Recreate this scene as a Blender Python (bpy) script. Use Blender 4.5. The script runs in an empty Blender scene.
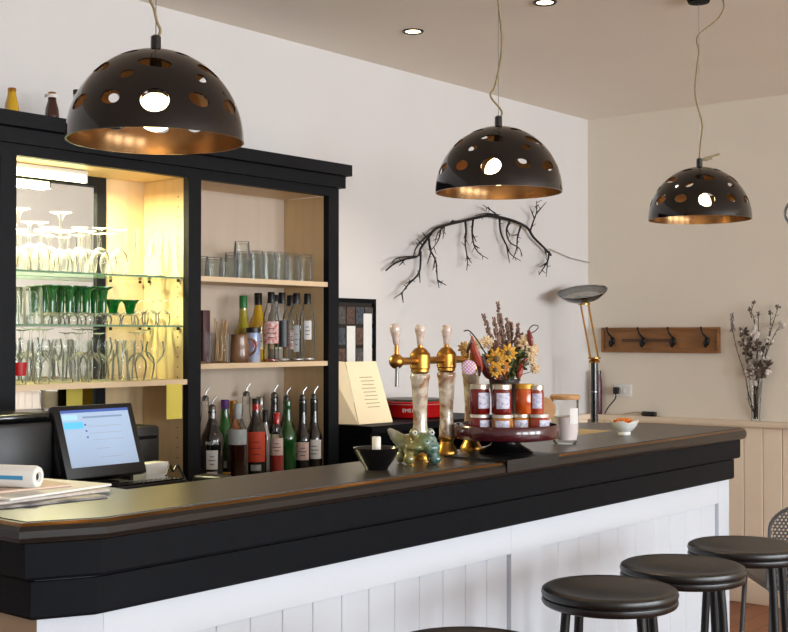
import bpy, bmesh, math, random
from mathutils import Vector, Matrix, Euler
random.seed(7)
PI = math.pi
C = bpy.context.scene.collection
S = bpy.context.scene
D = bpy.data

# ---------------------------------------------------------------- camera
cam = D.cameras.new('camera'); cam.sensor_width = 36; cam.lens = 36*1225/788; cam.clip_start = .05
co = D.objects.new('camera', cam); C.objects.link(co)
co.location = (0, 0, 1.478)
co.rotation_euler = (PI/2 + math.atan(20/1225), 0, math.radians(39.4) - PI/2)
S.camera = co
# ---------------------------------------------------------------- world, exposure
w = D.worlds.new('world'); S.world = w; w.use_nodes = True
w.node_tree.nodes['Background'].inputs[0].default_value = (.75, .87, 1, 1)
w.node_tree.nodes['Background'].inputs[1].default_value = 1.2
S.view_settings.view_transform = 'Standard'; S.view_settings.look = 'None'
S.view_settings.exposure = 0.0; S.view_settings.gamma = 1
S.view_settings.use_curve_mapping = False
S.cycles.transparent_max_bounces = 64
S.cycles.max_bounces = 10
S.cycles.sample_clamp_indirect = 6
S.cycles.caustics_reflective = False; S.cycles.caustics_refractive = False
# ---------------------------------------------------------------- daylight through the front windows
WINDOWS = [(-1.5, .1), (.6, 2.2), (2.7, 4.3), (4.8, 6.2)]      # x ranges in the unseen front wall; left pair added to even out the light
YF = -5.0                                    # front wall
for x0, x1 in WINDOWS:
    l = D.lights.new('window_daylight', 'AREA'); l.shape = 'RECTANGLE'; l.size = x1-x0; l.size_y = 1.9
    l.energy = (150, 190, 215, 225)[WINDOWS.index((x0, x1))]; l.color = (.90, .95, 1)
    o = D.objects.new('window_daylight', l); C.objects.link(o)
    o.location = ((x0+x1)/2, YF-.22, 1.6); o.rotation_euler = (PI/2, 0, 0)

# ================================================================ helpers
def lin(c):
    return tuple((v/255/12.92 if v/255 <= .04045 else ((v/255+.055)/1.055)**2.4) for v in c) + (1,)
def newmat(name):
    m = D.materials.new(name); m.use_nodes = True
    return m, m.node_tree, m.node_tree.nodes['Principled BSDF']
def mat(name, rgb, rough=.5, metal=0, var=.06, scale=18, bump=0, coat=0, emit=0, spec=.5, sss=0, stretch=None, rgb2=None):
    m, t, b = newmat(name); L = t.links
    tc = t.nodes.new('ShaderNodeTexCoord'); mp = t.nodes.new('ShaderNodeMapping')
    if stretch: mp.inputs['Scale'].default_value = stretch
    nz = t.nodes.new('ShaderNodeTexNoise'); nz.inputs['Scale'].default_value = scale; nz.inputs['Detail'].default_value = 4
    rp = t.nodes.new('ShaderNodeValToRGB')
    c = lin(rgb); k = lin(rgb2) if rgb2 else tuple(v*(1-2*var) for v in c[:3])+(1,)
    rp.color_ramp.elements[0].position = .3; rp.color_ramp.elements[1].position = .7
    rp.color_ramp.elements[0].color = k; rp.color_ramp.elements[1].color = c
    L.new(tc.outputs['Object'], mp.inputs[0]); L.new(mp.outputs[0], nz.inputs['Vector'])
    L.new(nz.outputs['Fac'], rp.inputs[0]); L.new(rp.outputs[0], b.inputs['Base Color'])
    b.inputs['Roughness'].default_value = rough; b.inputs['Metallic'].default_value = metal
    b.inputs['Specular IOR Level'].default_value = spec
    if coat: b.inputs['Coat Weight'].default_value = coat; b.inputs['Coat Roughness'].default_value = .08
    if emit:
        L.new(rp.outputs[0], b.inputs['Emission Color']); b.inputs['Emission Strength'].default_value = emit
    if bump:
        bn = t.nodes.new('ShaderNodeBump'); bn.inputs['Strength'].default_value = bump; bn.inputs['Distance'].default_value = .01
        L.new(nz.outputs['Fac'], bn.inputs['Height']); L.new(bn.outputs[0], b.inputs['Normal'])
    return m
def glassmat(name, tint=(.985, .992, .988), edge=(.95, .96, .95), amount=.95, power=.38, dark=.0):
    """thin clear glass: see-through, shiny, with pale edges where one looks along the wall of the glass"""
    m = D.materials.new(name); m.use_nodes = True; t = m.node_tree; t.nodes.clear(); L = t.links; N = t.nodes.new
    out = N('ShaderNodeOutputMaterial'); tr = N('ShaderNodeBsdfTransparent'); gl = N('ShaderNodeBsdfGlossy'); df0 = N('ShaderNodeBsdfDiffuse'); tl = N('ShaderNodeBsdfTranslucent'); df = N('ShaderNodeMixShader')
    df.inputs[0].default_value = .5; L.new(df0.outputs[0], df.inputs[1]); L.new(tl.outputs[0], df.inputs[2])
    tr.inputs[0].default_value = (*tint, 1); gl.inputs['Roughness'].default_value = .04; df0.inputs[0].default_value = (*edge, 1); tl.inputs[0].default_value = (*edge, 1)
    fr = N('ShaderNodeLayerWeight'); fr.inputs['Blend'].default_value = power
    fn = N('ShaderNodeFresnel'); fn.inputs[0].default_value = 1.2
    mu = N('ShaderNodeMath'); mu.operation = 'MULTIPLY'; mu.inputs[1].default_value = amount
    L.new(fr.outputs['Facing'], mu.inputs[0])
    pw = N('ShaderNodeMath'); pw.operation = 'POWER'; pw.inputs[1].default_value = 2.0; L.new(mu.outputs[0], pw.inputs[0])
    m1 = N('ShaderNodeMixShader'); L.new(pw.outputs[0], m1.inputs[0]); L.new(tr.outputs[0], m1.inputs[1]); L.new(df.outputs[0], m1.inputs[2])
    m2 = N('ShaderNodeMixShader'); L.new(fn.outputs[0], m2.inputs[0]); L.new(m1.outputs[0], m2.inputs[1]); L.new(gl.outputs[0], m2.inputs[2])
    L.new(m2.outputs[0], out.inputs[0])
    return m
def emis(name, rgb, s):
    m, t, b = newmat(name)
    b.inputs['Base Color'].default_value = lin(rgb); b.inputs['Emission Color'].default_value = lin(rgb); b.inputs['Emission Strength'].default_value = s
    return m
def BM(): return bmesh.new()
def box(bm, x0, x1, y0, y1, z0, z1, bev=0, seg=2, M=None):
    r = bmesh.ops.create_cube(bm, size=1)['verts']
    for v in r:
        v.co = Vector(((x0+x1)/2+v.co.x*(x1-x0), (y0+y1)/2+v.co.y*(y1-y0), (z0+z1)/2+v.co.z*(z1-z0)))
    if M: 
        for v in r: v.co = M @ v.co
    if bev:
        es = list({e for v in r for e in v.link_edges})
        bmesh.ops.bevel(bm, geom=es, offset=bev, segments=seg, affect='EDGES', profile=.5)
    return bm
def lathe(bm, prof, n=24, c=(0, 0, 0), M=None, a0=0, a1=None):
    """profile of (r, z) from bottom to top; closed all round unless a1 given"""
    full = a1 is None
    m = n if full else n+1
    rows = []
    for r, z in prof:
        row = []
        if r < 1e-6 and full:
            v = bm.verts.new(Vector((c[0], c[1], c[2]+z))); row = [v]*m
        else:
            for i in range(m):
                a = 2*PI*i/n if full else a0+(a1-a0)*i/n
                row.append(bm.verts.new(Vector((c[0]+r*math.cos(a), c[1]+r*math.sin(a), c[2]+z))))
        rows.append(row)
    fs = []
    for p, q in zip(rows, rows[1:]):
        for i in range(m if full else m-1):
            j = (i+1) % m
            vs = []
            for v in (p[i], p[j], q[j], q[i]):
                if v not in vs: vs.append(v)
            if len(vs) > 2: fs.append(bm.faces.new(vs))
    if M:
        for v in {v for row in rows for v in row}: v.co = M @ v.co
    return fs
def tube(bm, pts, r, n=8, cap=True):
    """r a number or one radius per point"""
    pts = [Vector(p) for p in pts]
    rs = r if isinstance(r, (list, tuple)) else [r]*len(pts)
    rings = []
    up = Vector((.123, .456, .88)).normalized()
    for i, p in enumerate(pts):
        d = (pts[min(i+1, len(pts)-1)]-pts[max(i-1, 0)])
        if d.length < 1e-9: d = Vector((0, 0, 1))
        d.normalize()
        u = up - d*up.dot(d)
        if u.length < .05: u = d.orthogonal()
        u.normalize(); up = u; v = d.cross(u)
        rings.append([bm.verts.new(p+(u*math.cos(2*PI*k/n)+v*math.sin(2*PI*k/n))*rs[i]) for k in range(n)])
    for a, b in zip(rings, rings[1:]):
        for k in range(n): bm.faces.new((a[k], a[(k+1) % n], b[(k+1) % n], b[k]))
    if cap: bm.faces.new(rings[0][::-1]); bm.faces.new(rings[-1])
    return bm
def spline(pts, n=6):
    pts = [Vector(p) for p in pts]; out = []
    P = [2*pts[0]-pts[1]]+pts+[2*pts[-1]-pts[-2]]
    for i in range(1, len(P)-2):
        for k in range(n):
            t = k/n; a, b, c, d = P[i-1:i+3]
            out.append(.5*((2*b)+(c-a)*t+(2*a-5*b+4*c-d)*t*t+(3*b-a-3*c+d)*t**3))
    out.append(pts[-1]); return out
def ball(bm, c, r, seg=12, rings=8, M=None):
    rr = r if isinstance(r, (list, tuple)) else (r, r, r)
    vs = bmesh.ops.create_uvsphere(bm, u_segments=seg, v_segments=rings, radius=1)['verts']
    for v in vs:
        p = Vector((v.co.x*rr[0], v.co.y*rr[1], v.co.z*rr[2]))
        if M: p = M.to_3x3() @ p
        v.co = p+Vector(c)
    return vs
def offset(path, d):
    """open plan polyline moved to its left by d, mitred"""
    P = [Vector(p) for p in path]; out = []
    for i, p in enumerate(P):
        dirs = []
        if i > 0: dirs.append((P[i]-P[i-1]).normalized())
        if i < len(P)-1: dirs.append((P[i+1]-P[i]).normalized())
        ns = [Vector((-q.y, q.x)) for q in dirs]
        if len(ns) == 1: out.append(p+ns[0]*d)
        else:
            b = (ns[0]+ns[1]).normalized(); out.append(p+b*(d/max(.2, b.dot(ns[0]))))
    return out
def sweep(bm, path, prof):
    """profile of (inward offset, z), closed, along an open plan path"""
    rings = []
    for d, z in prof: rings.append([bm.verts.new((q.x, q.y, z)) for q in offset(path, d)])
    n = len(prof)
    for k in range(n):
        a, b = rings[k], rings[(k+1) % n]
        for i in range(len(path)-1): bm.faces.new((a[i], a[i+1], b[i+1], b[i]))
    for i in (0, -1):
        bm.faces.new([rings[k][i] for k in range(n)])
    return bm
def prism(bm, poly, z0, z1):
    lo = [bm.verts.new((p[0], p[1], z0)) for p in poly]; hi = [bm.verts.new((p[0], p[1], z1)) for p in poly]
    bm.faces.new(lo[::-1]); bm.faces.new(hi)
    for i in range(len(poly)):
        j = (i+1) % len(poly); bm.faces.new((lo[i], lo[j], hi[j], hi[i]))
    return bm
def finish(bm, smooth=40):
    bmesh.ops.recalc_face_normals(bm, faces=bm.faces)
    for f in bm.faces: f.smooth = True
    for e in bm.edges:
        if len(e.link_faces) == 2 and e.calc_face_angle(0) > math.radians(smooth): e.smooth = False
def obj(name, bm, m, parent=None, loc=None, rot=None, smooth=40, label=None):
    finish(bm, smooth)
    me = D.meshes.new(name); bm.to_mesh(me); bm.free()
    for q in (m if isinstance(m, list) else [m]): me.materials.append(q)
    o = D.objects.new(name, me); C.objects.link(o)
    if parent: o.parent = parent
    if loc: o.location = loc
    if rot: o.rotation_euler = rot
    if label: o['label'] = label
    return o
def tag(o, label, cat, group=None):
    o['label'] = label; o['category'] = cat
    if group: o['group'] = group
    return o
def thing(name, label, cat, loc=(0, 0, 0), rz=0, group=None):
    o = D.objects.new(name, None); C.objects.link(o); o.empty_display_size = .05
    o.location = loc; o.rotation_euler = (0, 0, rz)
    return tag(o, label, cat, group)
def struct(name, bm, m, parent=None, smooth=40):
    o = obj(name, bm, m, parent, smooth=smooth)
    if not parent: o['kind'] = 'structure'
    return o
def copy_tree(o, parent=None):
    c = o.copy(); C.objects.link(c)
    if parent: c.parent = parent
    for ch in list(o.children): copy_tree(ch, c)
    return c
def place(proto, used, loc, rz=0, label=None, group=None, scale=None):
    """first call moves the prototype itself, later ones copy it with its parts"""
    o = proto if not used else copy_tree(proto)
    used.append(1); o.location = loc; o.rotation_euler = (0, 0, rz)
    if label: o['label'] = label
    if group: o['group'] = group
    if scale: o.scale = scale
    return o
def apply_mods(o):
    dg = bpy.context.evaluated_depsgraph_get(); me = D.meshes.new_from_object(o.evaluated_get(dg))
    o.modifiers.clear(); o.data = me
    return o
def text_bm(txt, size, depth=.0004):
    cu = D.curves.new('lettering', 'FONT'); cu.body = txt; cu.size = size; cu.extrude = depth; cu.align_x = 'CENTER'; cu.align_y = 'CENTER'
    t = D.objects.new('lettering', cu); C.objects.link(t)
    dg = bpy.context.evaluated_depsgraph_get(); me = D.meshes.new_from_object(t.evaluated_get(dg))
    bm = BM(); bm.from_mesh(me); D.objects.remove(t); D.curves.remove(cu); D.meshes.remove(me)
    return bm
def text_on_cylinder(txt, size, r, ang, z):
    bm = text_bm(txt, size)
    for v in bm.verts:
        a = ang + v.co.x/r; rr = r+v.co.z; zz = v.co.y+z
        v.co = Vector((rr*math.cos(a), rr*math.sin(a), zz))
    return bm
VIEW = math.radians(39.4)                                  # heading of the view
def to_cam(x, y): return math.atan2(-y, -x)               # heading from a point back to the viewpoint

# ================================================================ materials
M = {}
M['wall'] = mat('white_plaster', (216, 211, 208), .9, var=.015, scale=3, bump=.03)
M['wall_warm'] = mat('warm_white_plaster', (232, 221, 204), .9, var=.02, scale=3, bump=.03)
M['ceil'] = mat('beige_ceiling_paint', (246, 236, 222), .85, var=.015, scale=2)
M['wains'] = mat('cream_painted_boards', (240, 222, 198), .6, var=.02, scale=6)
M['white_panel'] = mat('white_painted_boards', (201, 206, 213), .55, var=.012, scale=5)
M['tan_panel'] = mat('tan_boards', (176, 154, 124), .6, var=.03, scale=5)  # tan tone, on the left side panel of the bar only
M['black_paint'] = mat('black_satin_paint', (17, 19, 23), .5, var=.1, scale=25, bump=.02, spec=.07)
M['cab_black'] = mat('charcoal_cabinet_paint', (24, 25, 28), .5, var=.08, scale=20, spec=.12)
M['top'] = mat('dark_laminate_worktop', (58, 53, 49), .3, var=.05, scale=40, spec=.6)
M['rim'] = mat('polished_dark_wood_rim', (34, 29, 25), .3, var=.06, scale=30, spec=.3, coat=.06)
M['birch'] = mat('birch_veneer', (226, 196, 150), .5, var=.05, scale=5, stretch=(6, 6, .6))
M['shelfwood'] = mat('pale_shelf_board', (226, 196, 158), .5, var=.04, scale=5, stretch=(.6, 6, 6))
M['backboard'] = mat('pale_back_board', (200, 180, 160), .6, var=.03, scale=5, stretch=(5, 5, .5))
M['black_plastic'] = mat('black_plastic', (16, 16, 18), .4, var=.08, scale=40)
M['black_gloss'] = mat('black_gloss', (14, 13, 14), .18, var=.05, scale=20, coat=.3)
M['black_iron'] = mat('black_iron', (22, 21, 21), .45, metal=.4, var=.1, scale=60)
M['stool'] = mat('black_vinyl', (24, 23, 22), .33, var=.08, scale=30, bump=.02, spec=.55)
M['brass'] = mat('aged_brass', (190, 140, 66), .33, metal=1, var=.12, scale=25)
M['steel'] = mat('brushed_steel', (150, 150, 148), .3, metal=1, var=.06, scale=30)
M['copper_in'] = mat('copper_leaf_lining', (150, 112, 72), .2, metal=.8, var=.2, scale=14, bump=.04)
M['dome_out'] = mat('smoked_bronze_lacquer', (16, 11, 9), .07, metal=.15, var=.1, scale=8, coat=.35, spec=.45)
M['cord'] = mat('olive_fabric_cord', (148, 132, 92), .7, var=.1, scale=80)
M['bulb'] = emis('warm_bulb', (255, 226, 170), 14)
M['spot'] = emis('spot_lamp_glow', (255, 220, 170), 9)
M['tube'] = emis('fluorescent_tube_glow', (255, 250, 190), 9)
M['glass'] = glassmat('clear_glass')
M['glass_thick'] = glassmat('thick_clear_glass', (.97, .98, .975), (.9, .92, .91), .8, .4)
M['glass_shelf'] = glassmat('green_edged_shelf_glass', (.93, .98, .95), (.35, .55, .42), .7, .4)
M['green_glass'] = mat('green_tinted_glass', (10, 120, 44), .08, var=.12, scale=20, spec=.8)
M['green_glass'].node_tree.nodes['Principled BSDF'].inputs['Transmission Weight'].default_value = .45
M['mirror'] = mat('mirror_silver', (215, 220, 222), .02, metal=1, var=0, scale=4)
M['white_ceramic'] = mat('white_ceramic', (232, 230, 224), .2, var=.03, scale=20, coat=.3)
M['paper'] = mat('white_paper', (236, 233, 226), .8, var=.02, scale=30)
M['newsprint'] = mat('newsprint', (214, 206, 196), .85, var=.08, scale=60, rgb2=(190, 178, 172))
M['cream_card'] = mat('cream_card', (250, 234, 198), .7, var=.03, scale=10)
M['yellow_note'] = mat('yellow_paper_note', (228, 206, 88), .7, var=.04, scale=12)
M['red'] = mat('red_enamel', (186, 18, 20), .22, var=.06, scale=14, coat=.5)
M['maroon'] = mat('maroon_lacquer', (66, 14, 24), .2, var=.1, scale=14, coat=.6)
M['wood'] = mat('oiled_wood', (150, 102, 56), .5, var=.16, scale=6, stretch=(8, 1, 8))
M['lidwood'] = mat('bamboo_lid', (190, 142, 92), .5, var=.08, scale=9, stretch=(1, 6, 6))
M['bark'] = mat('black_bark', (26, 22, 22), .8, var=.2, scale=60, bump=.2)
def planks():
    m, t, b = newmat('brown_floor_planks'); L = t.links; N = t.nodes.new
    tc = N('ShaderNodeTexCoord'); br = N('ShaderNodeTexBrick'); br.inputs['Color1'].default_value = lin((142, 84, 46)); br.inputs['Color2'].default_value = lin((120, 66, 36))
    br.inputs['Mortar'].default_value = lin((60, 34, 20)); br.inputs['Scale'].default_value = 1; br.inputs['Mortar Size'].default_value = .003
    br.inputs['Brick Width'].default_value = 1.1; br.inputs['Row Height'].default_value = .12
    L.new(tc.outputs['Object'], br.inputs['Vector']); L.new(br.outputs['Color'], b.inputs['Base Color']); b.inputs['Roughness'].default_value = .4
    return m
M['floor'] = planks()

# ================================================================ the room
XL, XR, YB, H = -2.2, 6.53, 3.83, 2.8
struct('floor', box(BM(), XL-.1, XR+.1, YF-.1, YB+.1, -.1, 0), M['floor'])
struct('ceiling', box(BM(), XL-.1, XR+.1, YF-.1, YB+.1, H, H+.1), M['ceil'])
struct('wall_back', box(BM(), XL-.1, XR+.1, YB, YB+.1, 0, H), M['wall'])
struct('wall_right', box(BM(), XR, XR+.1, YF-.1, YB, 0, H), M['wall_warm'])
struct('wall_left', box(BM(), XL-.1, XL, YF-.1, YB, 0, H), M['wall'])
bm = BM(); xs = [XL-.1]+[v for q in WINDOWS for v in q]+[XR]
for i in range(0, len(xs), 2): box(bm, xs[i], xs[i+1], YF-.1, YF, 0, H)
for x0, x1 in WINDOWS: box(bm, x0, x1, YF-.1, YF, 0, .6); box(bm, x0, x1, YF-.1, YF, 2.6, H)
struct('wall_front', bm, M['wall'])
for i, (x0, x1) in enumerate(WINDOWS):
    bm = BM()
    for a, b_, c, d in ((x0, x0+.06, .6, 2.6), (x1-.06, x1, .6, 2.6), (x0+.06, x1-.06, .6, .66), (x0+.06, x1-.06, 2.54, 2.6), ((x0+x1)/2-.03, (x0+x1)/2+.03, .66, 2.54)):
        box(bm, a, b_, YF-.08, YF-.02, c, d)
    wf = struct('window_%d' % (i+1), bm, M['white_panel'])
    obj('window_pane', box(BM(), x0+.06, x1-.06, YF-.055, YF-.045, .66, 2.54), M['glass'], wf)
# wainscot, ledge and baseboard of the right wall and of the back wall beyond the bar
bm = BM(); y = YF+.02
while y < YB-.05:
    box(bm, XR-.02, XR, y+.0015, min(y+.1085, YB-.03), .12, .975, .003, 1); y += .11
struct('trim_1', bm, M['wains'])
bm = BM(); box(bm, XR-.055, XR, YF+.02, YB-.045, .975, 1.008, .006, 2)
struct('trim_2', bm, M['wains'])
bm = BM(); x = 4.95
while x < XR-.1: box(bm, x+.0015, x+.1085, YB-.02, YB, .12, .975, .003, 1); x += .11
struct('trim_3', bm, M['wains'])
struct('trim_4', box(BM(), 4.95, XR, YB-.045, YB, .975, 1.008, .006, 2), M['wains'])
struct('baseboard_right', box(BM(), XR-.035, XR, YF+.02, YB-.04, 0, .12, .005, 2), M['wains'])
struct('baseboard_back', box(BM(), 4.95, XR-.036, YB-.035, YB, 0, .12, .005, 2), M['wains'])

# ================================================================ the bar
bar = thing('bar_counter', 'long bar with black stepped fascia, dark top and white boarded front', 'bar counter', (2.9, 2.3, 0))
bar_inv = Vector((-2.9, -2.3, 0))
def bobj(name, bm, m, **k):
    for v in bm.verts: v.co += bar_inv
    return obj(name, bm, m, bar, **k)
def arc(c, r, a0, a1, n=6): return [(c[0]+r*math.cos(a0+(a1-a0)*i/n), c[1]+r*math.sin(a0+(a1-a0)*i/n)) for i in range(n+1)]
path = [(1.428, 3.35), (1.428, 2.148), (1.585, 2.07)] + arc((4.78, 2.13), .06, -PI/2, 0) + [(4.84, 2.62), (4.66, 2.80), (4.34, 2.80)]
inner = [(4.34, 2.43), (1.92, 2.43), (1.92, 3.35)]
topin = offset(path, .03)
bobj('worktop', prism(BM(), [tuple(p) for p in topin]+inner, 1.062, 1.1), M['top'])
bobj('rim', sweep(BM(), path, [(.0305, 1.098), (.016, 1.0985), (.006, 1.094), (.0, 1.084), (.0, 1.07), (.005, 1.06), (.014, 1.056), (.0305, 1.056)]), M['rim'], smooth=24)
bobj('rim_highlight', sweep(BM(), path, [(.0125, 1.0975), (.0125, 1.0995), (.0075, 1.0965), (.0045, 1.0935), (.0065, 1.0925)]), mat('bronze_highlight', (150, 108, 56), .3, metal=.9, var=.25, scale=6), smooth=24, label='thin bronze strip standing in for the golden highlight along the rim')  # golden highlight of the rim edge, built as a bronze strip
bobj('upper_fascia', sweep(BM(), path, [(.055, 1.058), (.025, 1.058), (.025, .985), (.029, .979), (.055, .979)]), M['black_paint'], smooth=20)
bobj('fascia_recess', sweep(BM(), path, [(.072, .982), (.064, .982), (.064, .965), (.072, .965)]), M['black_plastic'], smooth=20)
bobj('lower_fascia', sweep(BM(), path, [(.075, .971), (.05, .971), (.05, .899), (.054, .893), (.075, .893)]), M['black_paint'], smooth=20)
# front: backing of grooved boards behind rails and stiles
fy = 2.145                                            # face of rails and stiles
bm = BM()
box(bm, 1.66, 4.76, fy, fy+.03, .80, .895); box(bm, 1.66, 4.76, fy, fy+.03, .0, .14)
for a, b_ in ((1.635, 1.75), (3.185, 3.35), (4.685, 4.785)): box(bm, a, b_, fy-.0005, fy+.03, .0, .895)
bobj('front_frame', bm, M['white_panel'])
bm = BM()
for a, b_, n in ((1.75, 3.185, 13), (3.35, 4.685, 10)):
    s = (b_-a)/n
    for i in range(n): box(bm, a+i*s+.0007, a+(i+1)*s-.0007, fy+.014, fy+.028, .143, .7965, .002, 1)
bobj('front_boards', bm, M['white_panel'])
cp = offset(path, .075)
def vslab(p, q, t, z0, z1):
    p, q = Vector(p), Vector(q); d = (q-p).normalized(); n = Vector((-d.y, d.x))*t
    return prism(BM(), [tuple(p), tuple(q), tuple(q+n), tuple(p+n)], z0, z1)
bobj('corner_panel', vslab(cp[1], (1.636, 2.145), .03, 0, .895), M['white_panel'])
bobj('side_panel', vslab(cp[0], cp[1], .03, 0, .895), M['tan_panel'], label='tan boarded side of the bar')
bobj('end_panel', vslab((4.785, 2.1455), (4.785, 2.62), -.03, 0, .895) if False else box(BM(), 4.755, 4.7855, 2.146, 2.6, 0, .895), M['white_panel'])
bobj('inner_panel', box(BM(), 4.37, 4.39, 2.45, 2.72, 0, 1.062), M['shelfwood'], label='pale wood inner side')
bobj('inner_lipping', box(BM(), 4.334, 4.3395, 2.434, 2.80, 1.062, 1.0998), M['shelfwood'], label='pale wood inner edge')
bobj('back_panel', box(BM(), 1.96, 4.37, 2.34, 2.36, 0, 1.062), M['black_paint'])
bobj('bar_mat', sweep(BM(), [(3.05, 2.069), (3.34, 2.069)], [(-.003, 1.106), (.235, 1.106), (.235, 1.1005), (-.0005, 1.1005), (-.0005, 1.07), (-.003, 1.07)]), M['black_plastic'])

# ================================================================ back counter and cabinet
bc = thing('back_counter', 'low black counter running behind the bar under the bottle cabinet', 'counter', (3, 3.4, 0))
bci = Vector((-3, -3.4, 0))
def part(name, bm, m, parent, inv, **k):
    for v in bm.verts: v.co += inv
    return obj(name, bm, m, parent, **k)
part('carcass', box(BM(), 1.95, 3.92, 3.06, 3.82, 0, .885), M['cab_black'], bc, bci)
part('worktop', box(BM(), 1.95, 3.93, 3.0, 3.825, .8855, .92, .004), M['top'], bc, bci)

F = 3.52
cab = thing('bar_cabinet', 'tall charcoal bar cabinet with birch lining and open shelves behind the bar', 'cabinet', (3, 3.6, .92))
ci = Vector((-3, -3.6, -.92))
def cpart(name, bm, m, **k): return part(name, bm, m, cab, ci, **k)
Z0, ZT = .9205, 2.075
for a, b_ in ((2.265, 2.325), (3.068, 3.13), (3.848, 3.912)):
    cpart('post', box(BM(), a, b_, F, F+.03, Z0, 2.115), M['cab_black'])
cpart('post', box(BM(), 1.955, 2.02, F, F+.03, Z0, 2.115), M['cab_black'])
for a, b_ in ((2.02, 2.265), (2.325, 3.068), (3.13, 3.848)):
    cpart('frieze', box(BM(), a, b_, F, F+.03, ZT, 2.115), M['cab_black'])
cpart('cornice', sweep(BM(), [(1.90, 3.81), (1.90, F), (3.914, F), (3.914, 3.81)],
    [(.02, 2.112), (-.02, 2.112), (-.02, 2.16), (-.026, 2.165), (-.04, 2.165), (-.04, 2.213), (.02, 2.213)]), M['cab_black'])
cpart('top_board', box(BM(), 1.92, 3.90, F+.021, 3.81, 2.12, 2.21), M['cab_black'])
for a, b_ in ((2.305, 2.325), (3.068, 3.085), (3.113, 3.13), (3.848, 3.866)):
    cpart('side_board', box(BM(), a, b_, F+.031, 3.783, Z0, ZT), M['birch'])
for a, b_ in ((2.3255, 3.0675), (3.1305, 3.8475)):
    cpart('ceiling_board', box(BM(), a, b_, F+.031, 3.783, ZT+.001, ZT+.02), M['birch'])
cpart('back_board', box(BM(), 2.89, 3.085, 3.785, 3.797, Z0, 2.10), M['birch'])
cpart('back_board', box(BM(), 3.113, 3.866, 3.785, 3.797, Z0, 2.10), M['backboard'])
mr = cpart('mirror', box(BM(), 2.31, 2.845, 3.792, 3.80, .95, 2.04), M['mirror'])
bm = BM(); box(bm, 2.845, 2.885, 3.781, 3.80, .93, 2.075); box(bm, 2.3255, 2.845, 3.781, 3.80, 2.04, 2.075)
part('mirror_frame', bm, M['cab_black'], mr, ci)
for z in (1.70, 1.518):
    cpart('glass_shelf', box(BM(), 2.3265, 3.0665, F+.034, 3.779, z-.006, z), M['glass_shelf'])
    cpart('glass_edge', box(BM(), 2.3265, 3.0665, F+.0315, F+.0338, z-.0065, z+.0002), mat('green_glass_edge', (112, 150, 118), .2, var=.1, scale=12), label='green front edge of the glass shelf')
    for (px_, py_) in ((2.905, 3.776), (3.045, 3.776), (3.06, 3.74), (3.06, 3.57)):
        cpart('shelf_pin', box(BM(), px_-.004, px_+.004, py_-.005, py_+.005, z-.018, z-.0068, .001), M['black_iron'])
cpart('wooden_shelf', box(BM(), 2.3255, 3.0675, F+.005, 3.780, 1.296, 1.315), M['shelfwood'])
cpart('wooden_shelf', box(BM(), 3.1305, 3.8475, F+.005, 3.784, 1.687, 1.707), M['shelfwood'])
cpart('wooden_shelf', box(BM(), 3.1305, 3.8475, F+.005, 3.784, 1.352, 1.372), M['shelfwood'])
for sx in (3.0668, 3.1310):   # rows of shelf peg holes
    bm = BM()
    for k in range(28):
        lathe(bm, [(0, -.0004), (.003, -.0004), (.003, .0004), (0, .0004)], 6, M=Matrix.Translation((sx, F+.06, .98+k*.038)) @ Matrix.Rotation(PI/2, 4, 'Y'))
    cpart('peg_holes', bm, M['black_plastic'])

fl = thing('tube_light', 'lit fluorescent tube under the top of the cabinet, above the mirror', 'lamp', (2.53, 3.68, 2.075))
obj('housing', box(BM(), -.185, .185, -.02, .03, -.016, -.0005, .003), M['white_ceramic'], fl)
bm = BM(); tube(bm, [(-.18, 0, -.030), (.18, 0, -.030)], .013, 12); obj('tube', bm, M['tube'], fl)
bm = BM()
for s in (-.186, .18): box(bm, s, s+.006, -.014, .014, -.044, -.0005)
obj('end_cap', bm, M['white_ceramic'], fl)
ll = D.lights.new('tube_glow', 'AREA'); ll.shape = 'RECTANGLE'; ll.size = .36; ll.size_y = .05; ll.energy = 40; ll.color = (1, .92, .52)
lo = D.objects.new('tube_glow', ll); C.objects.link(lo); lo.parent = fl; lo.location = (0, 0, -.048)

# ---- glasses -------------------------------------------------------------
def glass_bm(kind):
    bm = BM()
    if kind == 'wine_up':     # standing on its rim
        lathe(bm, [(.030, 0), (.036, .03), (.040, .055), (.036, .08), (.022, .10), (.006, .108), (.0045, .13), (.0045, .175), (.010, .183), (.034, .188), (.033, .190)], 16)
    if kind == 'coupe_up':
        lathe(bm, [(.044, 0), (.044, .03), (.036, .055), (.018, .07), (.006, .078), (.0045, .10), (.006, .185), (.014, .198), (.038, .205), (.037, .207)], 16)
    if kind == 'flute':
        lathe(bm, [(.030, 0), (.030, .002), (.006, .008), (.0045, .02), (.0045, .07), (.010, .082), (.020, .11), (.024, .16), (.021, .205)], 14)
    if kind == 'balloon':
        lathe(bm, [(.034, 0), (.034, .002), (.008, .007), (.0045, .02), (.0045, .06), (.014, .072), (.034, .095), (.040, .12), (.034, .155)], 16)
    if kind == 'tumbler':     # upside down
        lathe(bm, [(.033, 0), (.031, .06), (.0285, .118), (.0, .118)], 16)
        lathe(bm, [(.030, .002), (.027, .106), (.0, .106)], 16)
    if kind == 'short':
        lathe(bm, [(.036, 0), (.035, .03), (.031, .078), (0, .08)], 16)
        lathe(bm, [(.033, .002), (.029, .068), (0, .068)], 16)
    if kind == 'beer':
        lathe(bm, [(.0, 0), (.026, 0), (.028, .01), (.030, .05), (.036, .10), (.037, .15)], 16)
        lathe(bm, [(.0, .012), (.026, .014), (.034, .10), (.035, .15)], 16)
    if kind == 'stem_small':
        lathe(bm, [(.029, 0), (.034, .025), (.032, .05), (.012, .066), (.0045, .072), (.0045, .10), (.028, .112), (.027, .114)], 14)
    return bm
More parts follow.
